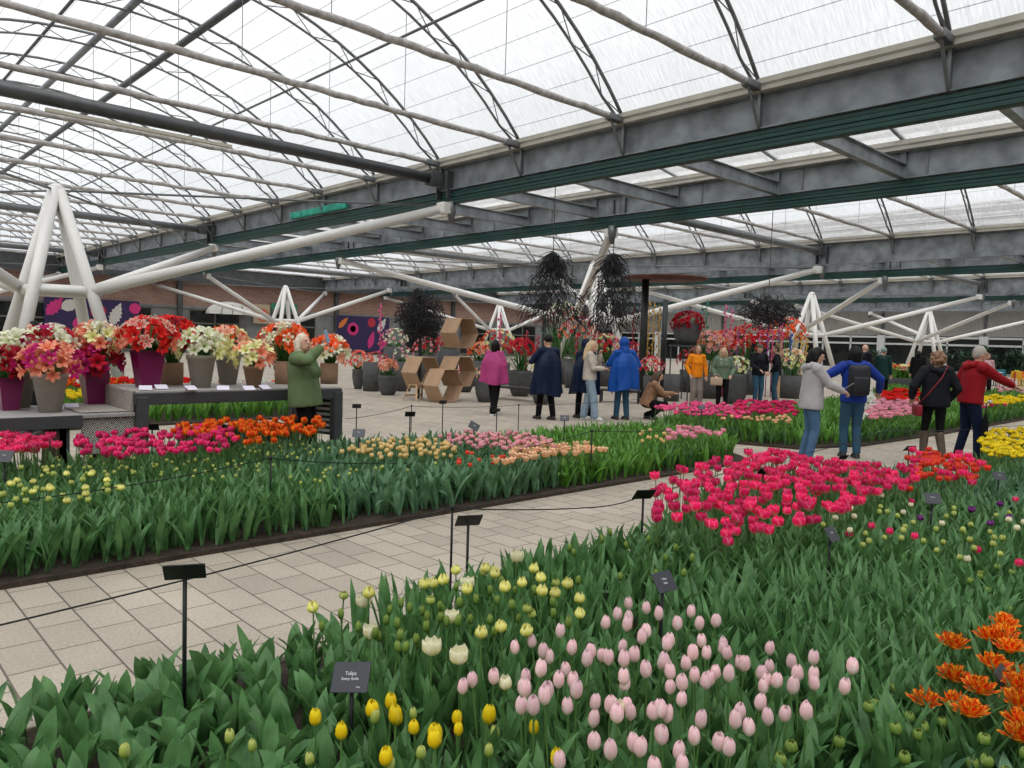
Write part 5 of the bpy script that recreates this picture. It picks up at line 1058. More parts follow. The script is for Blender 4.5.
denim = cloth('blue_denim', (.07, .14, .25), .8); denim_l = cloth('light_denim', (.25, .34, .42), .8); black_c = cloth('black_cloth', (.007, .007, .008), .9); navy = cloth('navy_cloth', (.008, .014, .042), .8); teal_denim = cloth('teal_denim', (.035, .09, .15), .8)
greyhood = cloth('grey_sweatshirt', (.42, .40, .42), .9); blue_p = cloth('royal_blue_padded', (.012, .04, .28), .5); red_p = cloth('dark_red_padded', (.28, .008, .015), .6); black_p = cloth('black_padded', (.008, .009, .014), .6)
orange_c = cloth('orange_jacket', (.90, .27, .01), .6); sage = cloth('sage_green_jacket', (.14, .20, .14), .6); olive = cloth('olive_green_sweater', (.13, .19, .09), .9); cream_c = cloth('cream_padded', (.52, .46, .40), .7); blue_pon = cloth('blue_rain_poncho', (.01, .07, .32), .3); pink_pon = cloth('pink_rain_poncho', (.50, .07, .24), .3, trans=.25); navy_pon = cloth('navy_rain_poncho', (.006, .013, .038), .45); brown_fur = cloth('brown_plaid_coat', (.30, .17, .10), .9, var=.4); taupe = cloth('taupe_trousers', (.25, .21, .19), .8)
H_BLACK = mat('hair_black', (.006, .005, .005), .5, 0, .2, 40, spec=.2); H_BROWN = mat('hair_brown', (.07, .035, .018), .5, 0, .3, 40, .4, 60); H_BLOND = mat('hair_blond', (.58, .42, .24), .5, 0, .25, 40, .4, 60); H_GREY = mat('hair_grey', (.40, .37, .33), .6, 0, .2, 40); H_LBROWN = mat('hair_light_brown', (.22, .11, .06), .5, 0, .3, 40, .4, 60); H_PALE = mat('hair_pale_blond', (.68, .58, .44), .5, 0, .2, 40)
# the two pairs on the path
a = person((-4.99, 10.6, 0), 95, 1.66, 'woman in a grey hooded sweatshirt looking at her phone, black bobbed hair'.replace('woman', 'person'), greyhood, denim, H_BLACK, dict(R=(.10, .42, 1.08), L=(-.06, .44, 1.10), lean=.03, head=(-.1, -.35), hand='grip', Relb=(.7, -.6, -.5), Lelb=(-.7, -.4, -.6), feetR=(.09, -.02), feetL=(-.09, -.06)), 'sweater', 'blackbob', True, 1.22, voxel=.010, hood='down')
ph = wpt(a, (.02, .53, 1.16)); o = MB().bevbox((0, 0, 0), (.075, .15, .009), .004, M=Euler((.6, 0, 0)).to_matrix()).build('phone', mat('phone_case', (.10, .08, .08), .3)); o.location = ph; o.rotation_euler[2] = heading(95); tag(o, 'dark phone held by the person in the grey sweatshirt', 'phone')
b = person((-4.80, 11.58, 0), 5, 1.70, 'person in a bright blue padded jacket wearing a black backpack, seen from behind', blue_p, teal_denim, H_BLACK, dict(R=(.44, .18, 1.02), L=(-.46, .22, 1.08), Relb=(.8, -.2, -.4), Lelb=(-.8, -.2, -.3), feetR=(.09, 0), feetL=(-.09, .05)), 'puffer', 'blackbob', True, 1.0, voxel=.010, hood='down')
m = MB(); m.bevbox(wpt(b, (0, -.20, 1.20)) * 0, (.30, .18, .46), .07); bp = thing('backpack', 'black backpack on the back of the blue jacket', 'backpack', wpt(b, (0, -.20, 1.20)), heading(5)); m.build('bag_body', mat('backpack_black', (.008, .009, .014), .6, 0, .2, 8), bp, True); MB().bevbox((0, -.10, -.06), (.24, .07, .24), .03).build('front_pocket', MATS['backpack_black'], bp, True)
for e in (-1, 1): MB().path([(e * .10, .08, .21), (e * .14, .16, .24), (e * .15, .24, .20), (e * .15, .30, .05)], .02, 6).build('strap', MATS['backpack_black'], bp, True)
c = person((-3.90, 12.3, 0), 8, 1.66, 'person in a long black padded jacket with curly brown hair and tall brown boots', black_p, black_c, H_LBROWN, dict(R=(.22, .10, .95), L=(-.28, .16, .98), feetR=(.12, -.06), feetL=(-.10, .08), head=(.5, 0)), 'puffer', 'curly', True, 1.12, voxel=.010, boots=mat('boots_brown', (.09, .07, .05), .7, 0, .3, 12), hood='down', legs_kind='slim')
sb = thing('shoulder_bag', 'small dark red shoulder bag on the left hip of the black jacket', 'bag', wpt(c, (-.27, -.05, .80)), heading(8)); MB().bevbox((0, 0, 0), (.08, .24, .17), .025).build('bag_body', mat('bag_red', (.22, .008, .02), .4), sb, True)
MB().path([Vector((0, 0, .08)), Vector((.10, -.13, .26)), Vector((.27, -.13, .50)), Vector((.36, -.08, .68))], .009, 6).build('strap', MATS['bag_red'], sb, True)
d = person((-3.62, 12.95, 0), 92, 1.76, 'person in a dark red padded jacket with grey hair and glasses, reaching out an arm', red_p, navy, H_GREY, dict(R=(.12, .58, 1.12), L=(-.20, .15, 1.0), Relb=(.3, -.3, -.9), lean=.10, feetR=(.10, .10), feetL=(-.10, -.08), head=(0, -.15), hand='flat'), 'puffer', 'short', False, 1.06, voxel=.010, glasses=True, hood='down')
u = thing('umbrella', 'closed black umbrella hanging behind the person in dark red', 'umbrella', wpt(d, (.24, .10, .03)), 0); MB().lathe([(.006, 0), (.012, .03), (.03, .08), (.05, .55), (.03, .66), (.012, .72)], n=12).build('canopy', black_c, u, True); MB().path([(0, 0, .7), (0, 0, .86), (.03, 0, .90), (.06, 0, .87)], .01, 8).build('handle', dsteel, u, True)
# the woman at the tables
e = person((-8.28, 4.40, 0), 98, 1.64, 'person in an olive green sweater taking a photo with a raised phone, pale blond hair', olive, black_c, H_PALE, dict(R=(.16, .26, 1.54), L=(-.30, -.12, .84), Relb=(.9, .1, -.5), Lelb=(-.6, -.8, 0), lean=-.10, head=(-.45, .15), hand='grip', feetR=(.09, .02), feetL=(-.09, 0)), 'sweater', 'bob', True, 1.42, voxel=.010)
o = MB().bevbox((0, 0, 0), (.075, .009, .15), .004).build('phone', mat('phone_blue', (.25, .38, .55), .3)); o.location = wpt(e, (.16, .34, 1.68)); o.rotation_euler = (.2, .3, heading(100)); tag(o, 'pale blue phone held up by the person in olive green', 'phone')
# walkers on the plaza
person((-12.2, 10.94, 0), 25, 1.63, 'person in a pink rain poncho walking away, black hair and white sneakers', pink_pon, black_c, H_BLACK, dict(R=(.22, .1, .95), L=(-.2, .05, .9), feetR=(.08, -.18), feetL=(-.08, .20), hem=-.20), 'poncho', 'bob', True, .95, (.75, .75, .75), legs_kind='wide')
person((-10.95, 11.3, 0), -35, 1.76, 'tall person in a navy rain poncho and black cap at the left of the group', navy_pon, black_c, H_BLACK, dict(R=(.15, .25, 1.15), L=(-.15, .3, 1.2), feetR=(.09, -.1), feetL=(-.09, .15), hem=-.42), 'poncho', 'beanie', False, 1.1)
person((-10.75, 12.25, 0), -25, 1.70, 'person in a dark hooded poncho half hidden behind the navy poncho', navy_pon, black_c, None, dict(feetR=(.09, -.1), feetL=(-.09, .12), hem=-.38), 'poncho', 'short', True, 1.0, hood='up')
person((-10.50, 12.1, 0), 95, 1.68, 'person with long blond hair in a cream padded jacket and light jeans', cream_c, denim_l, H_BLOND, dict(R=(.10, .30, 1.12), L=(-.08, .22, 1.42), Relb=(.5, -.6, -.5), Lelb=(-.5, -.3, -.8), feetR=(.09, .14), feetL=(-.09, -.10), hand='grip', head=(-.3, -.1)), 'puffer', 'long', True, 1.0, (.7, .7, .68), legs_kind='wide')
person((-10.13, 12.8, 0), -25, 1.76, 'person in a royal blue rain poncho with the hood up, seen from behind', blue_pon, teal_denim, None, dict(R=(.22, .15, 1.0), L=(-.18, .35, 1.10), feetR=(.10, .02), feetL=(-.09, .12), hem=-.30, lean=.05), 'poncho', 'short', False, 1.05, hood='up')
person((-10.02, 13.45, 0), 95, 1.62, 'long haired person in a brown checked coat crouching by the deep pink tulips', brown_fur, black_c, H_BROWN, dict(R=(.12, .62, .62), L=(-.10, .45, .55), Relb=(.3, -.3, -.9), hips=.55, lean=.35, feetR=(.10, .14), feetL=(-.10, .02), kneeR=(.2, 1, .4), kneeL=(-.2, 1, .4), head=(0, -.3)), 'puffer', 'long', True, 1.05)
person((-11.1, 17.0, 0), 172, 1.66, 'person in a bright orange jacket and taupe trousers facing the camera', orange_c, taupe, H_LBROWN, dict(R=(.22, .12, .92), L=(-.24, .10, .88), feetR=(.09, 0), feetL=(-.09, .05)), 'jacket', 'bob', True, 1.05, legs_kind='wide')
g = person((-10.45, 17.2, 0), 190, 1.60, 'person in a sage green quilted jacket with short blond hair, facing the camera', sage, black_c, H_BLOND, dict(R=(.20, .18, .95), L=(-.20, .20, .98), head=(0, -.1)), 'puffer', 'bob', True, 1.1)
sc = MB(); sc.path([g['T'](.06, .5, -.07), g['T'](.13, .38, -.05), g['T'](.14, .2, -.06)], .035, 8, flat=.5); sc.path([g['T'](.06, .5, .07), g['T'](.13, .4, .05), g['T'](.14, .3, .04)], .035, 8, flat=.5); sc.build('scarf', cloth('scarf_pink', (.5, .33, .33), .9), g['root'], True)
hb = thing('handbag', 'beige handbag carried by the person in the sage green jacket', 'bag', wpt(g, (.18, .22, .80)), heading(190)); MB().bevbox((0, 0, 0), (.30, .09, .20), .03).build('bag_body', mat('bag_beige', (.50, .36, .26), .5), hb, True); MB().path([(-.1, 0, .09), (-.05, -.02, .18), (.05, -.02, .18), (.1, 0, .09)], .008, 6).build('handle', MATS['bag_beige'], hb, True)
person((-10.9, 19.8, 0), 165, 1.74, 'person with a flat cap and black jacket over blue jeans, facing the camera', black_p, teal_denim, mat('cap_brown', (.10, .08, .06), .8), dict(R=(.12, .25, 1.0), L=(-.22, .1, .95)), 'jacket', 'cap', False, 1.12)
person((-10.85, 20.75, 0), -70, 1.72, 'person with dark hair in a black coat turned left, carrying a white bag', black_p, teal_denim, H_BROWN, dict(R=(.2, .1, .95), L=(-.2, .15, .95)), 'jacket', 'short', True, 1.0)
person((-10.38, 25.7, 0), 60, 1.86, 'bald bearded person in dark clothes behind the blue jacket', black_p, black_c, H_BROWN, dict(head=(-.3, 0)), 'jacket', 'none', False, 1.05)
person((-9.95, 26.2, 0), 40, 1.76, 'person with a pale teal knitted hat and dark green coat', cloth('dark_green_coat', (.012, .04, .035), .7), black_c, mat('hat_teal', (.22, .32, .30), .9), dict(), 'coat', 'beanie', True, 1.05)
person((-10.5, 31.0, 0), 20, 1.70, 'person in black standing behind the yellow flower trough', black_c, black_c, H_BLACK, dict(), 'coat', 'bob', True, 1.15)
person((-8.2, 31.0, 0), 190, 1.70, 'far person in a white and pink top right of the black jacket', cloth('pinkwhite_top', (.6, .35, .38), .8), black_c, H_BROWN, dict(), 'shirt', 'bob', True)
person((-14.5, 7.3, 0), 150, 1.76, 'person in black half hidden behind the pots, left of the person in green'.replace('woman', 'person'), black_c, navy, H_BROWN, dict(), 'jacket', 'short', False)
person((-13.0, 2.55, 0), 200, 1.70, 'person whose dark hair shows behind the dark red amaryllis', black_c, black_c, H_BLACK, dict(), 'jacket', 'bob', True)

apply_pending()
# ================================================================= PLAZA DECOR
card = mat('cardboard', (.40, .26, .16), .8, 0, .1, 5); twig = mat('black_twigs', (.012, .012, .014), .7); wood = mat('light_wood', (.50, .33, .19), .6, 0, .15, 6)
def hexbox(loc, rz, R, D, label, tilt=0):
    t = thing('hexagon_box', label, 'display box', loc, rz); t.rotation_euler = (0, 0, rz)
    names = []
    for i in range(6):
        a0 = PI / 3 * i; a1 = a0 + PI / 3; P0 = Vector((math.cos(a0) * R, 0, math.sin(a0) * R)); P1 = Vector((math.cos(a1) * R, 0, math.sin(a1) * R)); k = (R - .02) / R
        vs = [Vector((p.x, y, p.z + R * .866)) for y in (-D / 2, D / 2) for p in (P0, P1, P1 * k, P0 * k)]
        MB().add(vs, [(0, 1, 2, 3), (7, 6, 5, 4), (0, 4, 5, 1), (1, 5, 6, 2), (2, 6, 7, 3), (3, 7, 4, 0)]).build('side_panel', card, t)
    return t
# direction helper: opening axis (local Y) given as heading
q = G(418, 397); HB = AD(418, 392, 20.0)
def hx(px, py, dist, R, D, hd, label):
    p = AD(px, py, dist); return hexbox((p.x, p.y, max(p.z, .012)), heading(hd), R, D, label)
p = G(443, 402); d0 = math.hypot(p.x, p.y)
hexbox((p.x, p.y, .012), heading(-52), .48, .52, 'cardboard hexagon box standing on the floor, lowest of the four')
hx(421, 388, d0 + .5, .47, .55, -52, 'cardboard hexagon box on a wooden easel, left of the other three')
hx(457, 386, d0 + .6, .45, .55, -52, 'cardboard hexagon box with red flowers inside, right of the lowest one')
hx(459, 348, d0 + .7, .45, .55, -52, 'cardboard hexagon box on top of the others')
p = AD(419, 400, d0 + .4); t = thing('easel_stand', 'wooden easel legs under the left hexagon box', 'stand', (p.x, p.y, 0), heading(-52))
for sx_ in (-1, 1):
    for sy_ in (-1, 1): MB().bar((sx_ * .34, sy_ * .24, 0), (sx_ * .22, sy_ * .12, .42), .05, .03).build('leg', wood, t)
MB().bar((-.3, .2, .12), (.3, .2, .12), .03, .05).build('brace', wood, t); MB().bar((-.24, 0, .41), (.24, 0, .41), .3, .03).build('shelf', wood, t)
def twigmass(name, loc, Rx, Rz, n, label, shape='ball', trunk=0, seed=0, cord=0):
    rr = random.Random(seed); t = thing(name, label, 'twig decoration', loc); m = MB()
    for i in range(n):
        if shape == 'ball':
            a = rr.uniform(0, 6.28); c = rr.uniform(-1, 1); s_ = math.sqrt(1 - c * c); r0 = rr.uniform(.35, .9); c0 = Vector((s_ * math.cos(a) * Rx, s_ * math.sin(a) * Rx, c * Rz)) * r0
            pts = [c0]; d = Vector((rr.gauss(0, 1), rr.gauss(0, 1), rr.gauss(0, 1))).normalized()
            for k in range(4): d = (d + Vector((rr.gauss(0, .5), rr.gauss(0, .5), rr.gauss(0, .5)))).normalized(); q = pts[-1] + d * Rx * .22; pts.append(q if (q.x / Rx) ** 2 + (q.y / Rx) ** 2 + (q.z / Rz) ** 2 < 1.1 else pts[-1] * .93)
        else:
            f0 = rr.uniform(0, 1) ** .75; a = rr.uniform(0, 6.28); w0 = Rx * (math.sin(min(1, f0 * 1.25) * PI / 2)) * rr.uniform(.1, .85); c0 = Vector((math.cos(a) * w0, math.sin(a) * w0, Rz - 2 * Rz * f0 * .92)); pts = [c0]; d = Vector((math.cos(a) * .7, math.sin(a) * .7, -.6))
            if i % 5 == 0: pts = [Vector((0, 0, Rz))]; d = Vector((math.cos(a) * .8, math.sin(a) * .8, -.9))
            for k in range(4): d = (d + Vector((rr.gauss(0, .5), rr.gauss(0, .5), rr.gauss(-.3, .35)))).normalized(); pts.append(pts[-1] + d * (.10 if i % 5 else .16))
        m.path(pts, [.012, .010, .009, .007, .006, .005][:len(pts)], 4, caps=False)
    o = m.build('twigs', twig, t); 
    if trunk: MB().path([(0, 0, -trunk), (.03, .02, -trunk * .5), (0, 0, Rz * .3)], .045, 7).build('trunk', twig, t)
    if cord: MB().tube((0, 0, Rz), (0, 0, Rz + cord), .012, n=5).build('cord', dsteel, t)
    return t
def tw(px, py, dist, *a, **k): p = AD(px, py, dist); return p
p = AD(420, 316, 20.5); twigmass('twig_tree', p, .72, .74, 480, 'black twig tree with a round crown behind the cardboard hexagons', trunk=p.z, seed=1)
p = AD(552, 288, 20.0); twigmass('hanging_twigs', p, 1.0, .95, 640, 'black drooping twig bundle hanging left of the central white column', 'drop', seed=2, cord=5.1 - p.z)
p = AD(612, 292, 19.0); twigmass('hanging_twigs', p, .92, .95, 600, 'black drooping twig bundle hanging in front of the central white column', 'drop', seed=3, cord=max(.1, 5.1 - p.z - 1))
p = AD(768, 312, 24.0); twigmass('hanging_twigs', p, .95, .55, 300, 'flat black twig ball hanging right of the pergola above the capped visitor', 'ball', seed=4, cord=5.2 - p.z)
# planters ---------------------------------------------------------------
def PL(px, py, kind, pm, wpx, hpx, cols, n, sp, fh, label, **k):
    q = G(px, py); d = math.hypot(q.x, q.y); s = d / 775.0
    return potted((q.x, q.y, 0), kind, pm, wpx * s / 2, hpx * s, cols, n, sp, fh, label, name='planter', cat='planter', seed=int(px * 3 + py), **k)
PL(358, 389, 'round', 'dgrey', 12, 20, ['small_red', 'coral'], 30, .45, .35, 'grey planter with red flowers, leftmost of the planters on the plaza', fs=.9)
PL(371, 391, 'cyl', 'dgrey', 17, 29, [], 0, .1, .1, 'tall dark grey cylinder planter left of the coral one', only_pot=True)
PL(388, 395, 'round', 'dgrey', 21, 20, ['peachy', 'coral'], 16, .26, .32, 'round grey planter with coral flowers in front', fs=.9)
PL(402, 391, 'cyl', 'dgrey', 18, 30, ['pink', 'white'], 10, .3, .3, 'dark grey planter behind the coral one, left of the hexagons', fs=.7)
PL(394, 378, 'cyl', 'dgrey', 22, 32, ['white', 'white', 'pink'], 40, .55, .45, 'planter with white and pink orchids on the raised stand', fs=.8)
PL(375, 380, 'cyl', 'grey', 14, 14, ['small_red', 'crimson'], 36, .6, .25, 'low planter overflowing with small red flowers before the banner', fs=.7)
PL(520, 396, 'round', 'dgrey', 27, 26, ['crimson', 'crimson', 'small_red'], 50, .42, .75, 'large grey planter with dark red upright flowers right of the pink poncho', fs=.8, leaf_len=.9)
PL(484, 402, 'round', 'dgrey', 20, 24, ['white', 'peachy'], 10, .25, .2, 'grey planter with cream flowers left of the pink poncho', fs=.8)
PL(541, 404, 'round', 'dgrey', 22, 28, ['white'], 8, .28, .15, 'round grey planter with white trailing plant beside the navy poncho', fs=.7)
PL(478, 386, 'cyl', 'dgrey', 22, 26, ['coral', 'orange', 'peachy'], 30, .4, .45, 'grey planter with orange flowers behind the hexagons', fs=.8)
PL(447, 378, 'cyl', 'grey', 22, 30, ['crimson', 'small_red', 'dark'], 40, .5, .4, 'dark planter with crimson flowers below the black twig tree', fs=.8)
PL(425, 382, 'cyl', 'grey', 22, 28, ['crimson', 'pink'], 26, .5, .4, 'dark planter with red flowers behind the left hexagon box', fs=.8)
PL(465, 392, 'round', 'dgrey', 18, 16, ['red', 'crimson'], 14, .25, .2, 'grey planter with red flowers seen through the hexagon box', fs=.8)
PL(545, 392, 'cyl', 'dgrey', 26, 20, ['yellow', 'orange', 'peachy'], 36, .45, .3, 'planter with yellow and orange flowers between the red planter and navy poncho', fs=.8)
PL(650, 403, 'cyl', 'dgrey', 15, 28, ['small_red', 'pink', 'crimson'], 24, .34, .35, 'slim dark planter with pink flowers under the black pergola', fs=.8)
PL(671, 401, 'cyl', 'dgrey', 16, 27, [], 0, .1, .1, 'empty dark cylinder planter right of the crouching visitor', only_pot=True)
PL(735, 404, 'round', 'dgrey', 24, 30, ['yellow', 'white'], 26, .4, .3, 'large grey planter with pale yellow flowers behind the sage green jacket', fs=.8)
PL(706, 398, 'cyl', 'dgrey', 24, 26, ['coral', 'pink', 'peachy'], 46, .6, 1.0, 'planter with tall pink flowers behind the orange jacket', fs=1.0, leaf_len=1.3)
PL(722, 396, 'cyl', 'dgrey', 22, 24, ['pink', 'coral', 'red'], 40, .55, 1.1, 'planter with tall coral flowers behind the sage green jacket', fs=1.0, leaf_len=1.3)
PL(745, 394, 'cyl', 'dgrey', 24, 24, ['red', 'crimson', 'red'], 60, .75, 1.2, 'planter with a cloud of red flowers left of the flat cap', fs=1.0, leaf_len=1.4)
PL(790, 398, 'cyl', 'dgrey', 26, 22, ['yellow', 'white', 'yellow', 'peachy'], 44, .6, .6, 'grey planter with pale yellow flowers left of the grey sweatshirt', fs=1.0, leaf_len=.9)
PL(783, 392, 'cyl', 'dgrey', 24, 24, ['orange', 'red', 'orange', 'coral'], 60, .75, 1.5, 'planter with a tall cloud of orange flowers behind the black coat', fs=1.1, leaf_len=1.6)
PL(577, 388, 'cyl', 'dgrey', 26, 26, ['crimson', 'pink', 'coral'], 46, .7, 1.3, 'planter with tall red and pink flowers behind the navy ponchos', fs=1.0, leaf_len=1.5)
PL(604, 386, 'cyl', 'dgrey', 24, 24, ['pink', 'crimson', 'yellow'], 44, .6, .8, 'planter with mixed flowers between the blond hair and blue poncho', fs=1.0, leaf_len=1.0)
PL(560, 384, 'cyl', 'dgrey', 26, 26, ['white', 'pink', 'white'], 30, .6, 1.9, 'planter with a pale feathery bouquet above the navy poncho', fs=1.2, leaf_len=1.9)
PL(497, 384, 'cyl', 'dgrey', 26, 22, ['crimson', 'orange', 'yellow'], 44, .7, .9, 'planter with orange and crimson flowers behind the pink poncho', fs=1.0, leaf_len=1.1)
PL(690, 392, 'cyl', 'grey', 22, 22, ['dark', 'small_red'], 30, .5, .5, 'planter with small dark red flowers beneath the hanging pot', fs=.9)
PL(630, 392, 'cyl', 'grey', 26, 24, ['pink', 'magenta', 'crimson'], 46, .6, .6, 'planter with magenta flowers behind the blue poncho', fs=.9)
# low black benches in the middle
for a_, b_, lab in ((G(486, 398), G(538, 403), 'low black bench carrying planters beside the pink poncho'), (G(598, 402), G(640, 404), 'low black bench behind the blue poncho')):
    c_ = (a_ + b_) / 2; an = math.atan2(b_.y - a_.y, b_.x - a_.x); L = (b_ - a_).length; t = thing('display_bench', lab, 'bench', (c_.x, c_.y, 0), an)
    MB().bevbox((0, .2, .34), (L, .5, .05), .01).build('bench_top', mat('bench_black', (.02, .02, .022), .5), t)
    for x in (-L / 2 + .06, L / 2 - .06):
        for y in (0, .4): MB().box((x, y, .16), (.05, .05, .32)).build('leg', MATS['bench_black'], t)
# pergola with black posts and red brown round top
p1 = G(641, 398); p2 = G(662, 388); t = thing('pergola', 'black metal pergola with reddish round top behind the blue poncho', 'pergola', (p1.x, p1.y, 0))
zt = AD(641, 279, math.hypot(p1.x, p1.y)).z
MB().tube((0, 0, 0), (0, 0, zt), .11, n=12).build('post', mat('pergola_black', (.010, .014, .012), .5), t, True)
e = p2 - p1; MB().tube((e.x, e.y, 0), (e.x, e.y, zt - .25), .10, n=12).build('post', MATS['pergola_black'], t, True)
dx_, dy_ = Vector((.683, .729)).normalized(); MB().lathe([(.0, zt - .02), (1.25, zt), (1.28, zt + .06), (.0, zt + .10)], (dx_ * .55, dy_ * .55, 0), 28).build('round_top', mat('red_brown_top', (.14, .05, .04), .7, 0, .5, 4), t, True)
# hanging pot on a tall stand
q = G(684, 400); d_ = math.hypot(q.x, q.y); zt = AD(684, 345, d_).z
t = thing('plant_stand', 'tall dark plant stand between the pergola and the orange jacket', 'stand', (q.x, q.y, 0))
MB().bevbox((0, 0, zt - .03), (.75, .75, .05), .01).build('stand_top', dsteel, t)
for a in (-1, 1):
    for b in (-1, 1): MB().tube((a * .32, b * .32, 0), (a * .32, b * .32, zt - .05), .022, n=6).build('leg', dsteel, t)
potted((q.x, q.y, zt), 'round', 'dgrey', .42, .68, ['crimson', 'crimson', 'dark'], 46, .48, .10, 'big grey pot overflowing with crimson flowers on the tall stand', name='planter', cat='planter', fs=1.0, seed=77)
# tall flower wands (thin coloured rods)
wands = [(379, 303, 392, 'pink'), (651, 302, 395, 'gold'), (656, 305, 395, 'gold'), (646, 300, 395, 'gold'), (631, 305, 395, 'red'), (703, 300, 398, 'green'), (698, 305, 398, 'green'), (722, 304, 398, 'pink'), (728, 308, 398, 'pink'), (741, 320, 398, 'red'), (735, 330, 398, 'purple'), (757, 312, 398, 'pink'), (765, 315, 398, 'purple'), (770, 311, 398, 'pink'), (776, 311, 398, 'purple'), (779, 312, 398, 'pink'), (793, 332, 398, 'gold'), (799, 336, 398, 'gold'), (804, 338, 398, 'gold'), (788, 332, 398, 'blue'), (498, 312, 392, 'pink'), (525, 330, 392, 'red'), (536, 335, 392, 'red'), (612, 350, 395, 'purple'), (575, 335, 392, 'red')]
WC = dict(pink=(.60, .08, .22), gold=(.55, .33, .06), red=(.35, .02, .03), green=(.03, .18, .10), purple=(.25, .03, .22), blue=(.03, .07, .35))
for i, (px, py0, py1, c) in enumerate(wands):
    q = G(px + .0, py1 - 1); d_ = math.hypot(q.x, q.y); z1 = AD(px, py0, d_).z; rr = random.Random(i)
    m = MB().path([(0, 0, 0), (rr.uniform(-.03, .03), 0, z1 * .5), (0, 0, z1)], [.018, .018, .014], 6)
    for k in range(14): zz_ = z1 * (.35 + .65 * k / 14); a = k * 2.4; m.ball((.05 * math.cos(a), .05 * math.sin(a), zz_), (.035, .035, .05), 6, 4)
    o = m.build('flower_wand', mat('wand_' + c, WC[c], .6, 0, .3, 10), None, True, (q.x, q.y, 0)); tag(o, 'tall thin %s flower wand standing among the plaza planters' % c, 'flower wand', '%s flower wands on the plaza' % c)
# light wood post beside the capped visitor
q = G(776, 402); o = MB().bevbox((0, 0, .9), (.14, .14, 1.8), .01).build('wooden_post', wood, None, False, (q.x, q.y, 0)); tag(o, 'pale wooden post right of the person in the black coat', 'post')
# small white lantern
q = G(755, 404)
# trough with yellow flowers
q = Vector((-13.9, 38.0, 0)); a0 = AY(885, 378, 33); a1 = AY(917, 378, 33); c_ = (a0 + a1) / 2; L = (a1 - a0).length
t = thing('flower_trough', 'long grey trough filled with yellow and orange flowers in front of the far window', 'planter', (c_.x, 33, 0)); MB().bevbox((0, 0, .28), (L, .7, .56), .03).build('trough', POTM['dgrey'], t)
rg = np.random.default_rng(4); n_ = 120; b_ = np.column_stack([rg.uniform(-L / 2, L / 2, n_), rg.uniform(-.3, .3, n_), np.full(n_, .5)]); V, F, U = leaves(b_, rg.uniform(0, 6.28, n_), rg.uniform(.4, .6, n_), rg.uniform(.06, .1, n_), rg.uniform(0, .3, n_), rg.uniform(.3, 1, n_), 4, rng=rg); link('foliage', np_mesh('foliage', V, F, U, LEAF_BRIGHT), t)
for i in range(46): b = link('blossom', amesh(['yellow', 'orange', 'yellow', 'peachy'][i % 4], i % 3), t, (rg.uniform(-L / 2, L / 2), rg.uniform(-.3, .3), rg.uniform(.85, 1.1))); b.scale = (1.1,) * 3; b.rotation_euler = (rg.uniform(-.5, .5), rg.uniform(-.5, .5), 0)
# chairs and tables far right
def chair(px, py, c, hd, label):
    q = G(px, py); t = thing('chair', label, 'chair', (q.x, q.y, 0), heading(hd), None); m_ = mat('chair_' + c, dict(teal=(.01, .16, .22), red=(.40, .01, .04), yellow=(.75, .40, .02), lime=(.45, .60, .03), orange=(.75, .22, .02), white=(.7, .7, .68))[c], .4)
    MB().bevbox((0, 0, .45), (.46, .44, .04), .015).build('seat', m_, t); MB().bevbox((0, -.21, .70), (.44, .04, .34), .015).build('backrest', m_, t)
    for a in (-1, 1):
        for b in (-1, 1): MB().tube((a * .19, b * .19, .44), (a * .22, b * .22, 0), .018, n=6).build('leg', m_, t)
        MB().tube((a * .19, -.19, .45), (a * .20, -.22, .6), .018, n=6).build('back_post', m_, t)
for i, (px, py, c, hd) in enumerate([(984, 388, 'teal', 30), (993, 387, 'red', 100), (1001, 386, 'teal', 200), (1009, 389, 'red', -60), (1014, 389, 'yellow', 20), (1020, 387, 'lime', 150), (1025, 389, 'orange', 60), (888, 382, 'lime', 10), (897, 382, 'lime', 190), (978, 386, 'teal', 120)]):
    chair(px, py, c, hd, ['teal chair just right of the person in red', 'dark red chair behind the outstretched hand', 'teal chair turned to the camera under the far window', 'red chair left of the yellow one', 'yellow chair near the right picture edge', 'lime green chair near the right picture edge', 'orange chair at the right picture edge', 'lime green chair at the trough, left one', 'lime green chair at the trough, right one', 'teal chair half hidden by the person in red'][i].replace('man', 'person'))
for px, py, lab in ((990, 386, 'white topped cafe table beside the teal chairs'), (1018, 386, 'white topped cafe table at the right picture edge')):
    q = G(px, py); t = thing('cafe_table', lab, 'table', (q.x, q.y + .6, 0)); MB().lathe([(0, .70), (.4, .70), (.4, .74), (0, .74)], n=20).build('table_top', mat('cafe_white', (.6, .6, .6), .4), t); MB().lathe([(.22, 0), (.22, .03), (.03, .05), (.03, .7)], n=12).build('pedestal', dsteel, t)
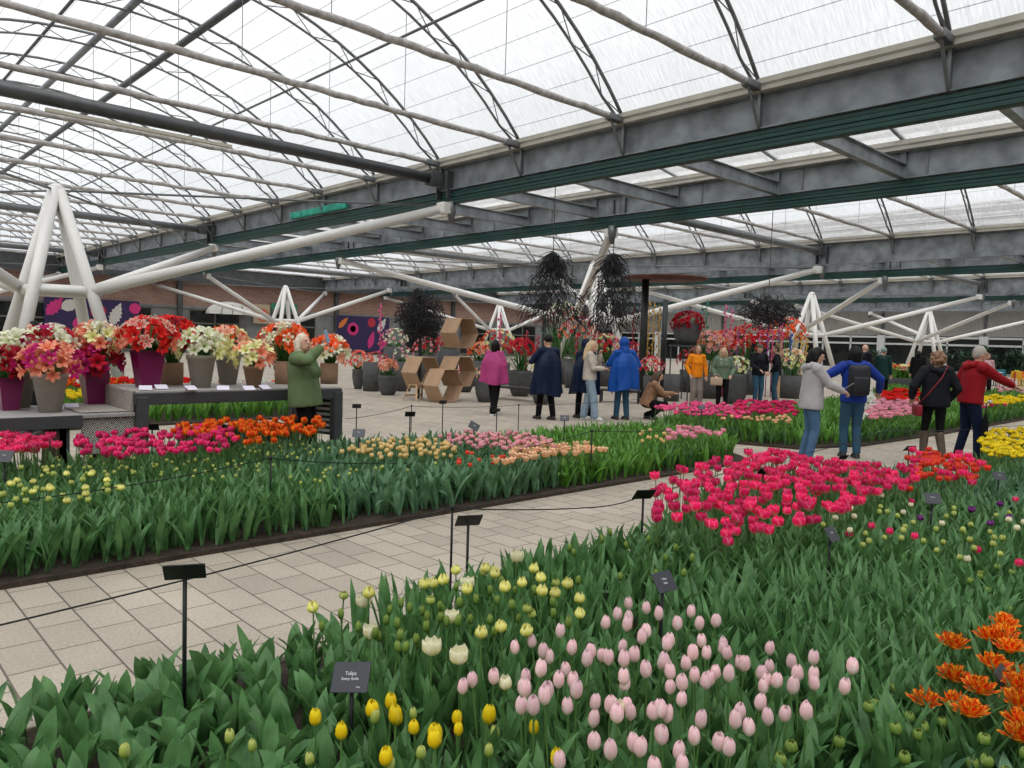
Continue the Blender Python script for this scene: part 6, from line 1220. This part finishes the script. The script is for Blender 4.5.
# dark fern like plants in front of the far windows
for i, (px, h_) in enumerate(((966, 2.3), (984, 2.6), (1002, 2.0), (1018, 2.5), (868, 2.0), (940, 2.2))):
    a = AY(px, 372, 69.0); rg = np.random.default_rng(i); n_ = 130; b_ = np.column_stack([rg.normal(0, .35, n_), rg.normal(0, .3, n_), rg.uniform(.1, h_ * .7, n_)]); V, F, U = leaves(b_, rg.uniform(0, 6.28, n_), rg.uniform(.5, 1.2, n_), rg.uniform(.08, .2, n_), rg.uniform(.2, 1.2, n_), rg.uniform(1, 2.2, n_), 4, rng=rg)
    t = thing('potted_shrub', ['dark leafy shrub by the far window right of the person in red', 'tall dark leafy shrub by the far window behind the teal chairs', 'dark leafy shrub behind the red chair', 'dark leafy shrub at the right picture edge', 'dark leafy shrub behind the knitted hat', 'dark leafy shrub beside the small far white column'][i], 'shrub', (a.x, 69.0, 0)); link('foliage', np_mesh('foliage', V, F, U, mat('dark_shrub', (.03, .07, .04), .7)), t); MB().lathe([(.3, 0), (.35, .4), (0, .4)], n=14).build('pot', POTM['dgrey'], t, True)
# LED fixture under the thick dark tube
A_ = (-4.56 * K, 5.2, 5.52); o = MB().bevbox((-4.56 * K + .02, 5.0, 5.50), (.10, 3.4, .07), .01).build('light_fixture', mat('fixture_cream', (.52, .50, .42), .5)); tag(o, 'long unlit cream light fixture below the thick dark tube', 'light fixture')
# teal roll under first beam
o = MB().bevbox((AY(318, 214, YA - .1).x, YA - .12, 5.62), (3.6, .12, .22), .04).build('cloth_roll', mat('teal_roll', (.02, .30, .22), .7, 0, .4, 5)); tag(o, 'turquoise rolled cloth lying on the nearest gutter beam', 'cloth roll')
# ================================================================= NAME SIGNS, ROPE POSTS, ROPES
sblack = mat('sign_black', (.012, .013, .015), .45, spec=.3); sface = mat('sign_face', (.035, .038, .05), .35); stext = mat('sign_text', (.75, .76, .78), .5)
def text_part(txt, size, parent, loc, M, name='lettering'):
    c = bpy.data.curves.new(name, 'FONT'); c.body = txt; c.size = size; c.align_x = 'CENTER'; c.align_y = 'CENTER'; c.extrude = .0004
    o = bpy.data.objects.new(name, c); COL.objects.link(o); dg = bpy.context.evaluated_depsgraph_get(); me = bpy.data.meshes.new_from_object(o.evaluated_get(dg)); bpy.data.objects.remove(o); bpy.data.curves.remove(c)
    me.materials.clear(); me.materials.append(stext); o = link(name, me, parent, loc); o.rotation_euler = M.to_euler(); return o
def sign(x, y, h, hd, label, w=.135, hh=.10, tilt=-.95, txt=None, roll=0):
    t = thing('name_sign', label, 'plant sign', (x, y, .0), heading(hd)); MB().tube((0, 0, 0), (0, 0, h - .01), .0085, n=8).build('post', sblack, t, True)
    M = Matrix.Rotation(roll, 3, 'Y') @ Matrix.Rotation(tilt, 3, 'X')    # local plate: x width, z up
    c = Vector((0, -.01, h + .02)); MB().bevbox(c, (w, .006, hh), .002, M=M).build('plate', sface if txt else sblack, t)
    MB().bevbox(c + M @ Vector((0, .008, -.0)), (.03, .012, .03), .003, M=M).build('clip', sblack, t)
    if txt:
        F = M @ Matrix.Rotation(PI / 2, 3, 'X')
        for s_, sz, dx, dz in txt: text_part(s_, sz, t, c + M @ Vector((dx, -.0042, dz)), F)
    return t
def base_h(pt, pb, z0=0.0):
    q = G(*pb, z0); d = math.hypot(q.x, q.y); return q, AD(pt[0], pt[1], d).z
SG = [ # plate px, base px, heading (plate faces camera when 0 => text readable), label, size factor, text
 ((186, 571), (184, 735), -18, 'black name sign on a tall post in the left corner of the front bed', 1.15, None, 0),
 ((352, 676), (350, 790), 14, 'name sign lettered Tulipa above the bright yellow tulips', 1.05, [('Tulipa', .018, .0, .012), ('Sunny Smile', .014, .0, -.006), ('Tulipa', .007, .035, -.034)], -.14),
 ((661, 581), (658, 692), -38, 'name sign standing in the pale pink tulips', .95, [('Tulipa', .014, 0, .012), ('Pink', .014, 0, -.008)], 0),
 ((1004, 680), (996, 775), -48, 'name sign by the ruffled orange tulips at the right edge', 1.0, [('Tulipa', .014, 0, .012), ('Orange', .014, 0, -.008)], 0),
 ((831, 534), (826, 614), -45, 'name sign in the grassy leaves right of the centre', .95, [('Tulipa', .014, 0, .01)], 0),
 ((467, 520), (466, 606), -18, 'black name sign at the path edge above the pale yellow tulips', 1.15, None, 0),
 ((642, 494), (640, 578), -18, 'black name sign at the path edge left of the hot pink tulips', 1.1, None, 0),
 ((761, 471), (761, 520), -14, 'small black sign inside the hot pink patch', .9, None, 0), ((907, 448), (907, 482), -14, 'small black sign at the far rim of the hot pink patch', 1.0, None, 0),
 ((841, 457), (841, 490), -14, 'small black sign in the hot pink patch before the blue jeans', .8, None, 0),
 ((930, 498), (928, 566), 0, 'name sign among the cream and lime tulip buds', .9, [('Tulipa', .014, 0, .01)], 0), ((1000, 476), (996, 518), 0, 'name sign below the ruffled yellow tulips', .9, [('Tulipa', .014, 0, .01)], 0),
 ((7, 456), (5, 520), 0, 'grey name sign at the left edge of the long bed', 1.1, [('Tulipa', .014, 0, .01)], 0), ((117, 412), (117, 470), -14, 'black name sign in front of the patterned cloth', 1.0, None, 0),
 ((152, 427), (152, 472), -14, 'black name sign in front of the table leg', 1.1, None, 0), ((203, 443), (203, 480), 0, 'small grey name sign among the magenta tulips', 1.0, [('Tulipa', .014, 0, .01)], 0),
 ((296, 423), (296, 465), -14, 'black name sign among the orange red tulips', 1.0, None, 0), ((356, 406), (356, 440), -14, 'black name sign right of the grey table, at the back of the long bed', 1.0, None, 0),
 ((359, 433), (358, 485), 0, 'grey name sign among the apricot tulips', 1.0, [('Tulipa', .014, 0, .01)], 0), ((411, 414), (409, 460), -14, 'black name sign behind the apricot tulips', 1.0, None, 0),
 ((441, 402), (442, 438), -14, 'black name sign left of the pink and white tulips', .9, None, 0), ((473, 426), (473, 468), 0, 'grey name sign in front of the pink and white tulips', 1.0, [('Tulipa', .014, 0, .01)], .5),
 ((496, 410), (496, 440), -14, 'black name sign behind the pink and white tulips', .8, None, 0), ((563, 418), (563, 462), 0, 'small grey name sign above the peach tulips', .9, [('Tulipa', .014, 0, .01)], 0),
 ((700, 407), (700, 445), 0, 'small grey name sign above the light pink tulips', .8, [('Tulipa', .014, 0, .01)], 0)]
for pt, pb, hd, lab, sf, txt, ro in SG:
    q, h = base_h(pt, pb); sign(q.x, q.y, h - .02, hd, lab, .135 * sf, .10 * sf, (.80 if txt is None else -.62), txt, ro)
def post(pt, pb, label):
    q, h = base_h(pt, pb); t = thing('rope_post', label, 'rope post', (q.x, q.y, 0)); MB().tube((0, 0, 0), (0, 0, h), .0075, n=8).build('post', sblack, t, True); MB().lathe([(.014, h - .012), (.018, h), (.012, h + .018)], n=10).build('eyelet', sblack, t, True); return Vector((q.x, q.y, h))
P1 = post((272, 458), (270, 520), 'thin black rope post in the middle of the long bed'); P2 = post((591, 431), (590, 487), 'thin black rope post right of the peach tulips')
P0 = Vector((P1.x, -1.6, P1.z)); P2b = Vector((-5.75, 10.0, .45))
Q1 = post((451, 508), (450, 600), 'thin black rope post at the path edge left of the black sign'); Q2 = post((983, 427), (983, 457), 'thin black rope post left of the ruffled yellow tulips')
R1 = post((411, 406), (411, 432), 'thin black rope post at the back of the long bed'); R2 = post((518, 405), (518, 432), 'thin black rope post behind the pink and white tulips')
Q3 = post((877 - 146, 462), (731, 500), 'thin black rope post at the left rim of the hot pink patch')
def rope(pts, label, sag=.05):
    P_ = []
    for a, b in zip(pts[:-1], pts[1:]):
        for i in range(12): f = i / 12; v = Vector(a).lerp(Vector(b), f); v.z -= sag * 4 * f * (1 - f); P_.append(v)
    P_.append(Vector(pts[-1])); o = MB().path(P_, .0045, 5).build('rope', sblack, None, True); tag(o, label, 'rope')
Q0 = AX(0, 625, Q1.x + .05)
rope([Q0, Q1, AX(597, 507, -3.5), AX(642, 496, -3.6), AX(745, 466, -3.95)], 'black rope along the path edge of the front bed', .015)
rope([AX(745, 466, -3.95), AX(890, 430, -3.4) * 1, Q2, Vector((Q2.x + .6, Q2.y + 4, Q2.z))], 'black rope along the far side of the front bed', .03)
rope([AX(0, 503, P1.x), P1, AX(420, 462, P1.x - .2), AX(480, 455, P1.x - .3), P2, Vector((-6.0, 10.2, .42))], 'black rope running through the long bed', .03)
rope([AX(345, 419, R1.x), R1, R2, Vector((R2.x, R2.y + 3.5, R2.z))], 'black rope at the back of the long bed', .03)
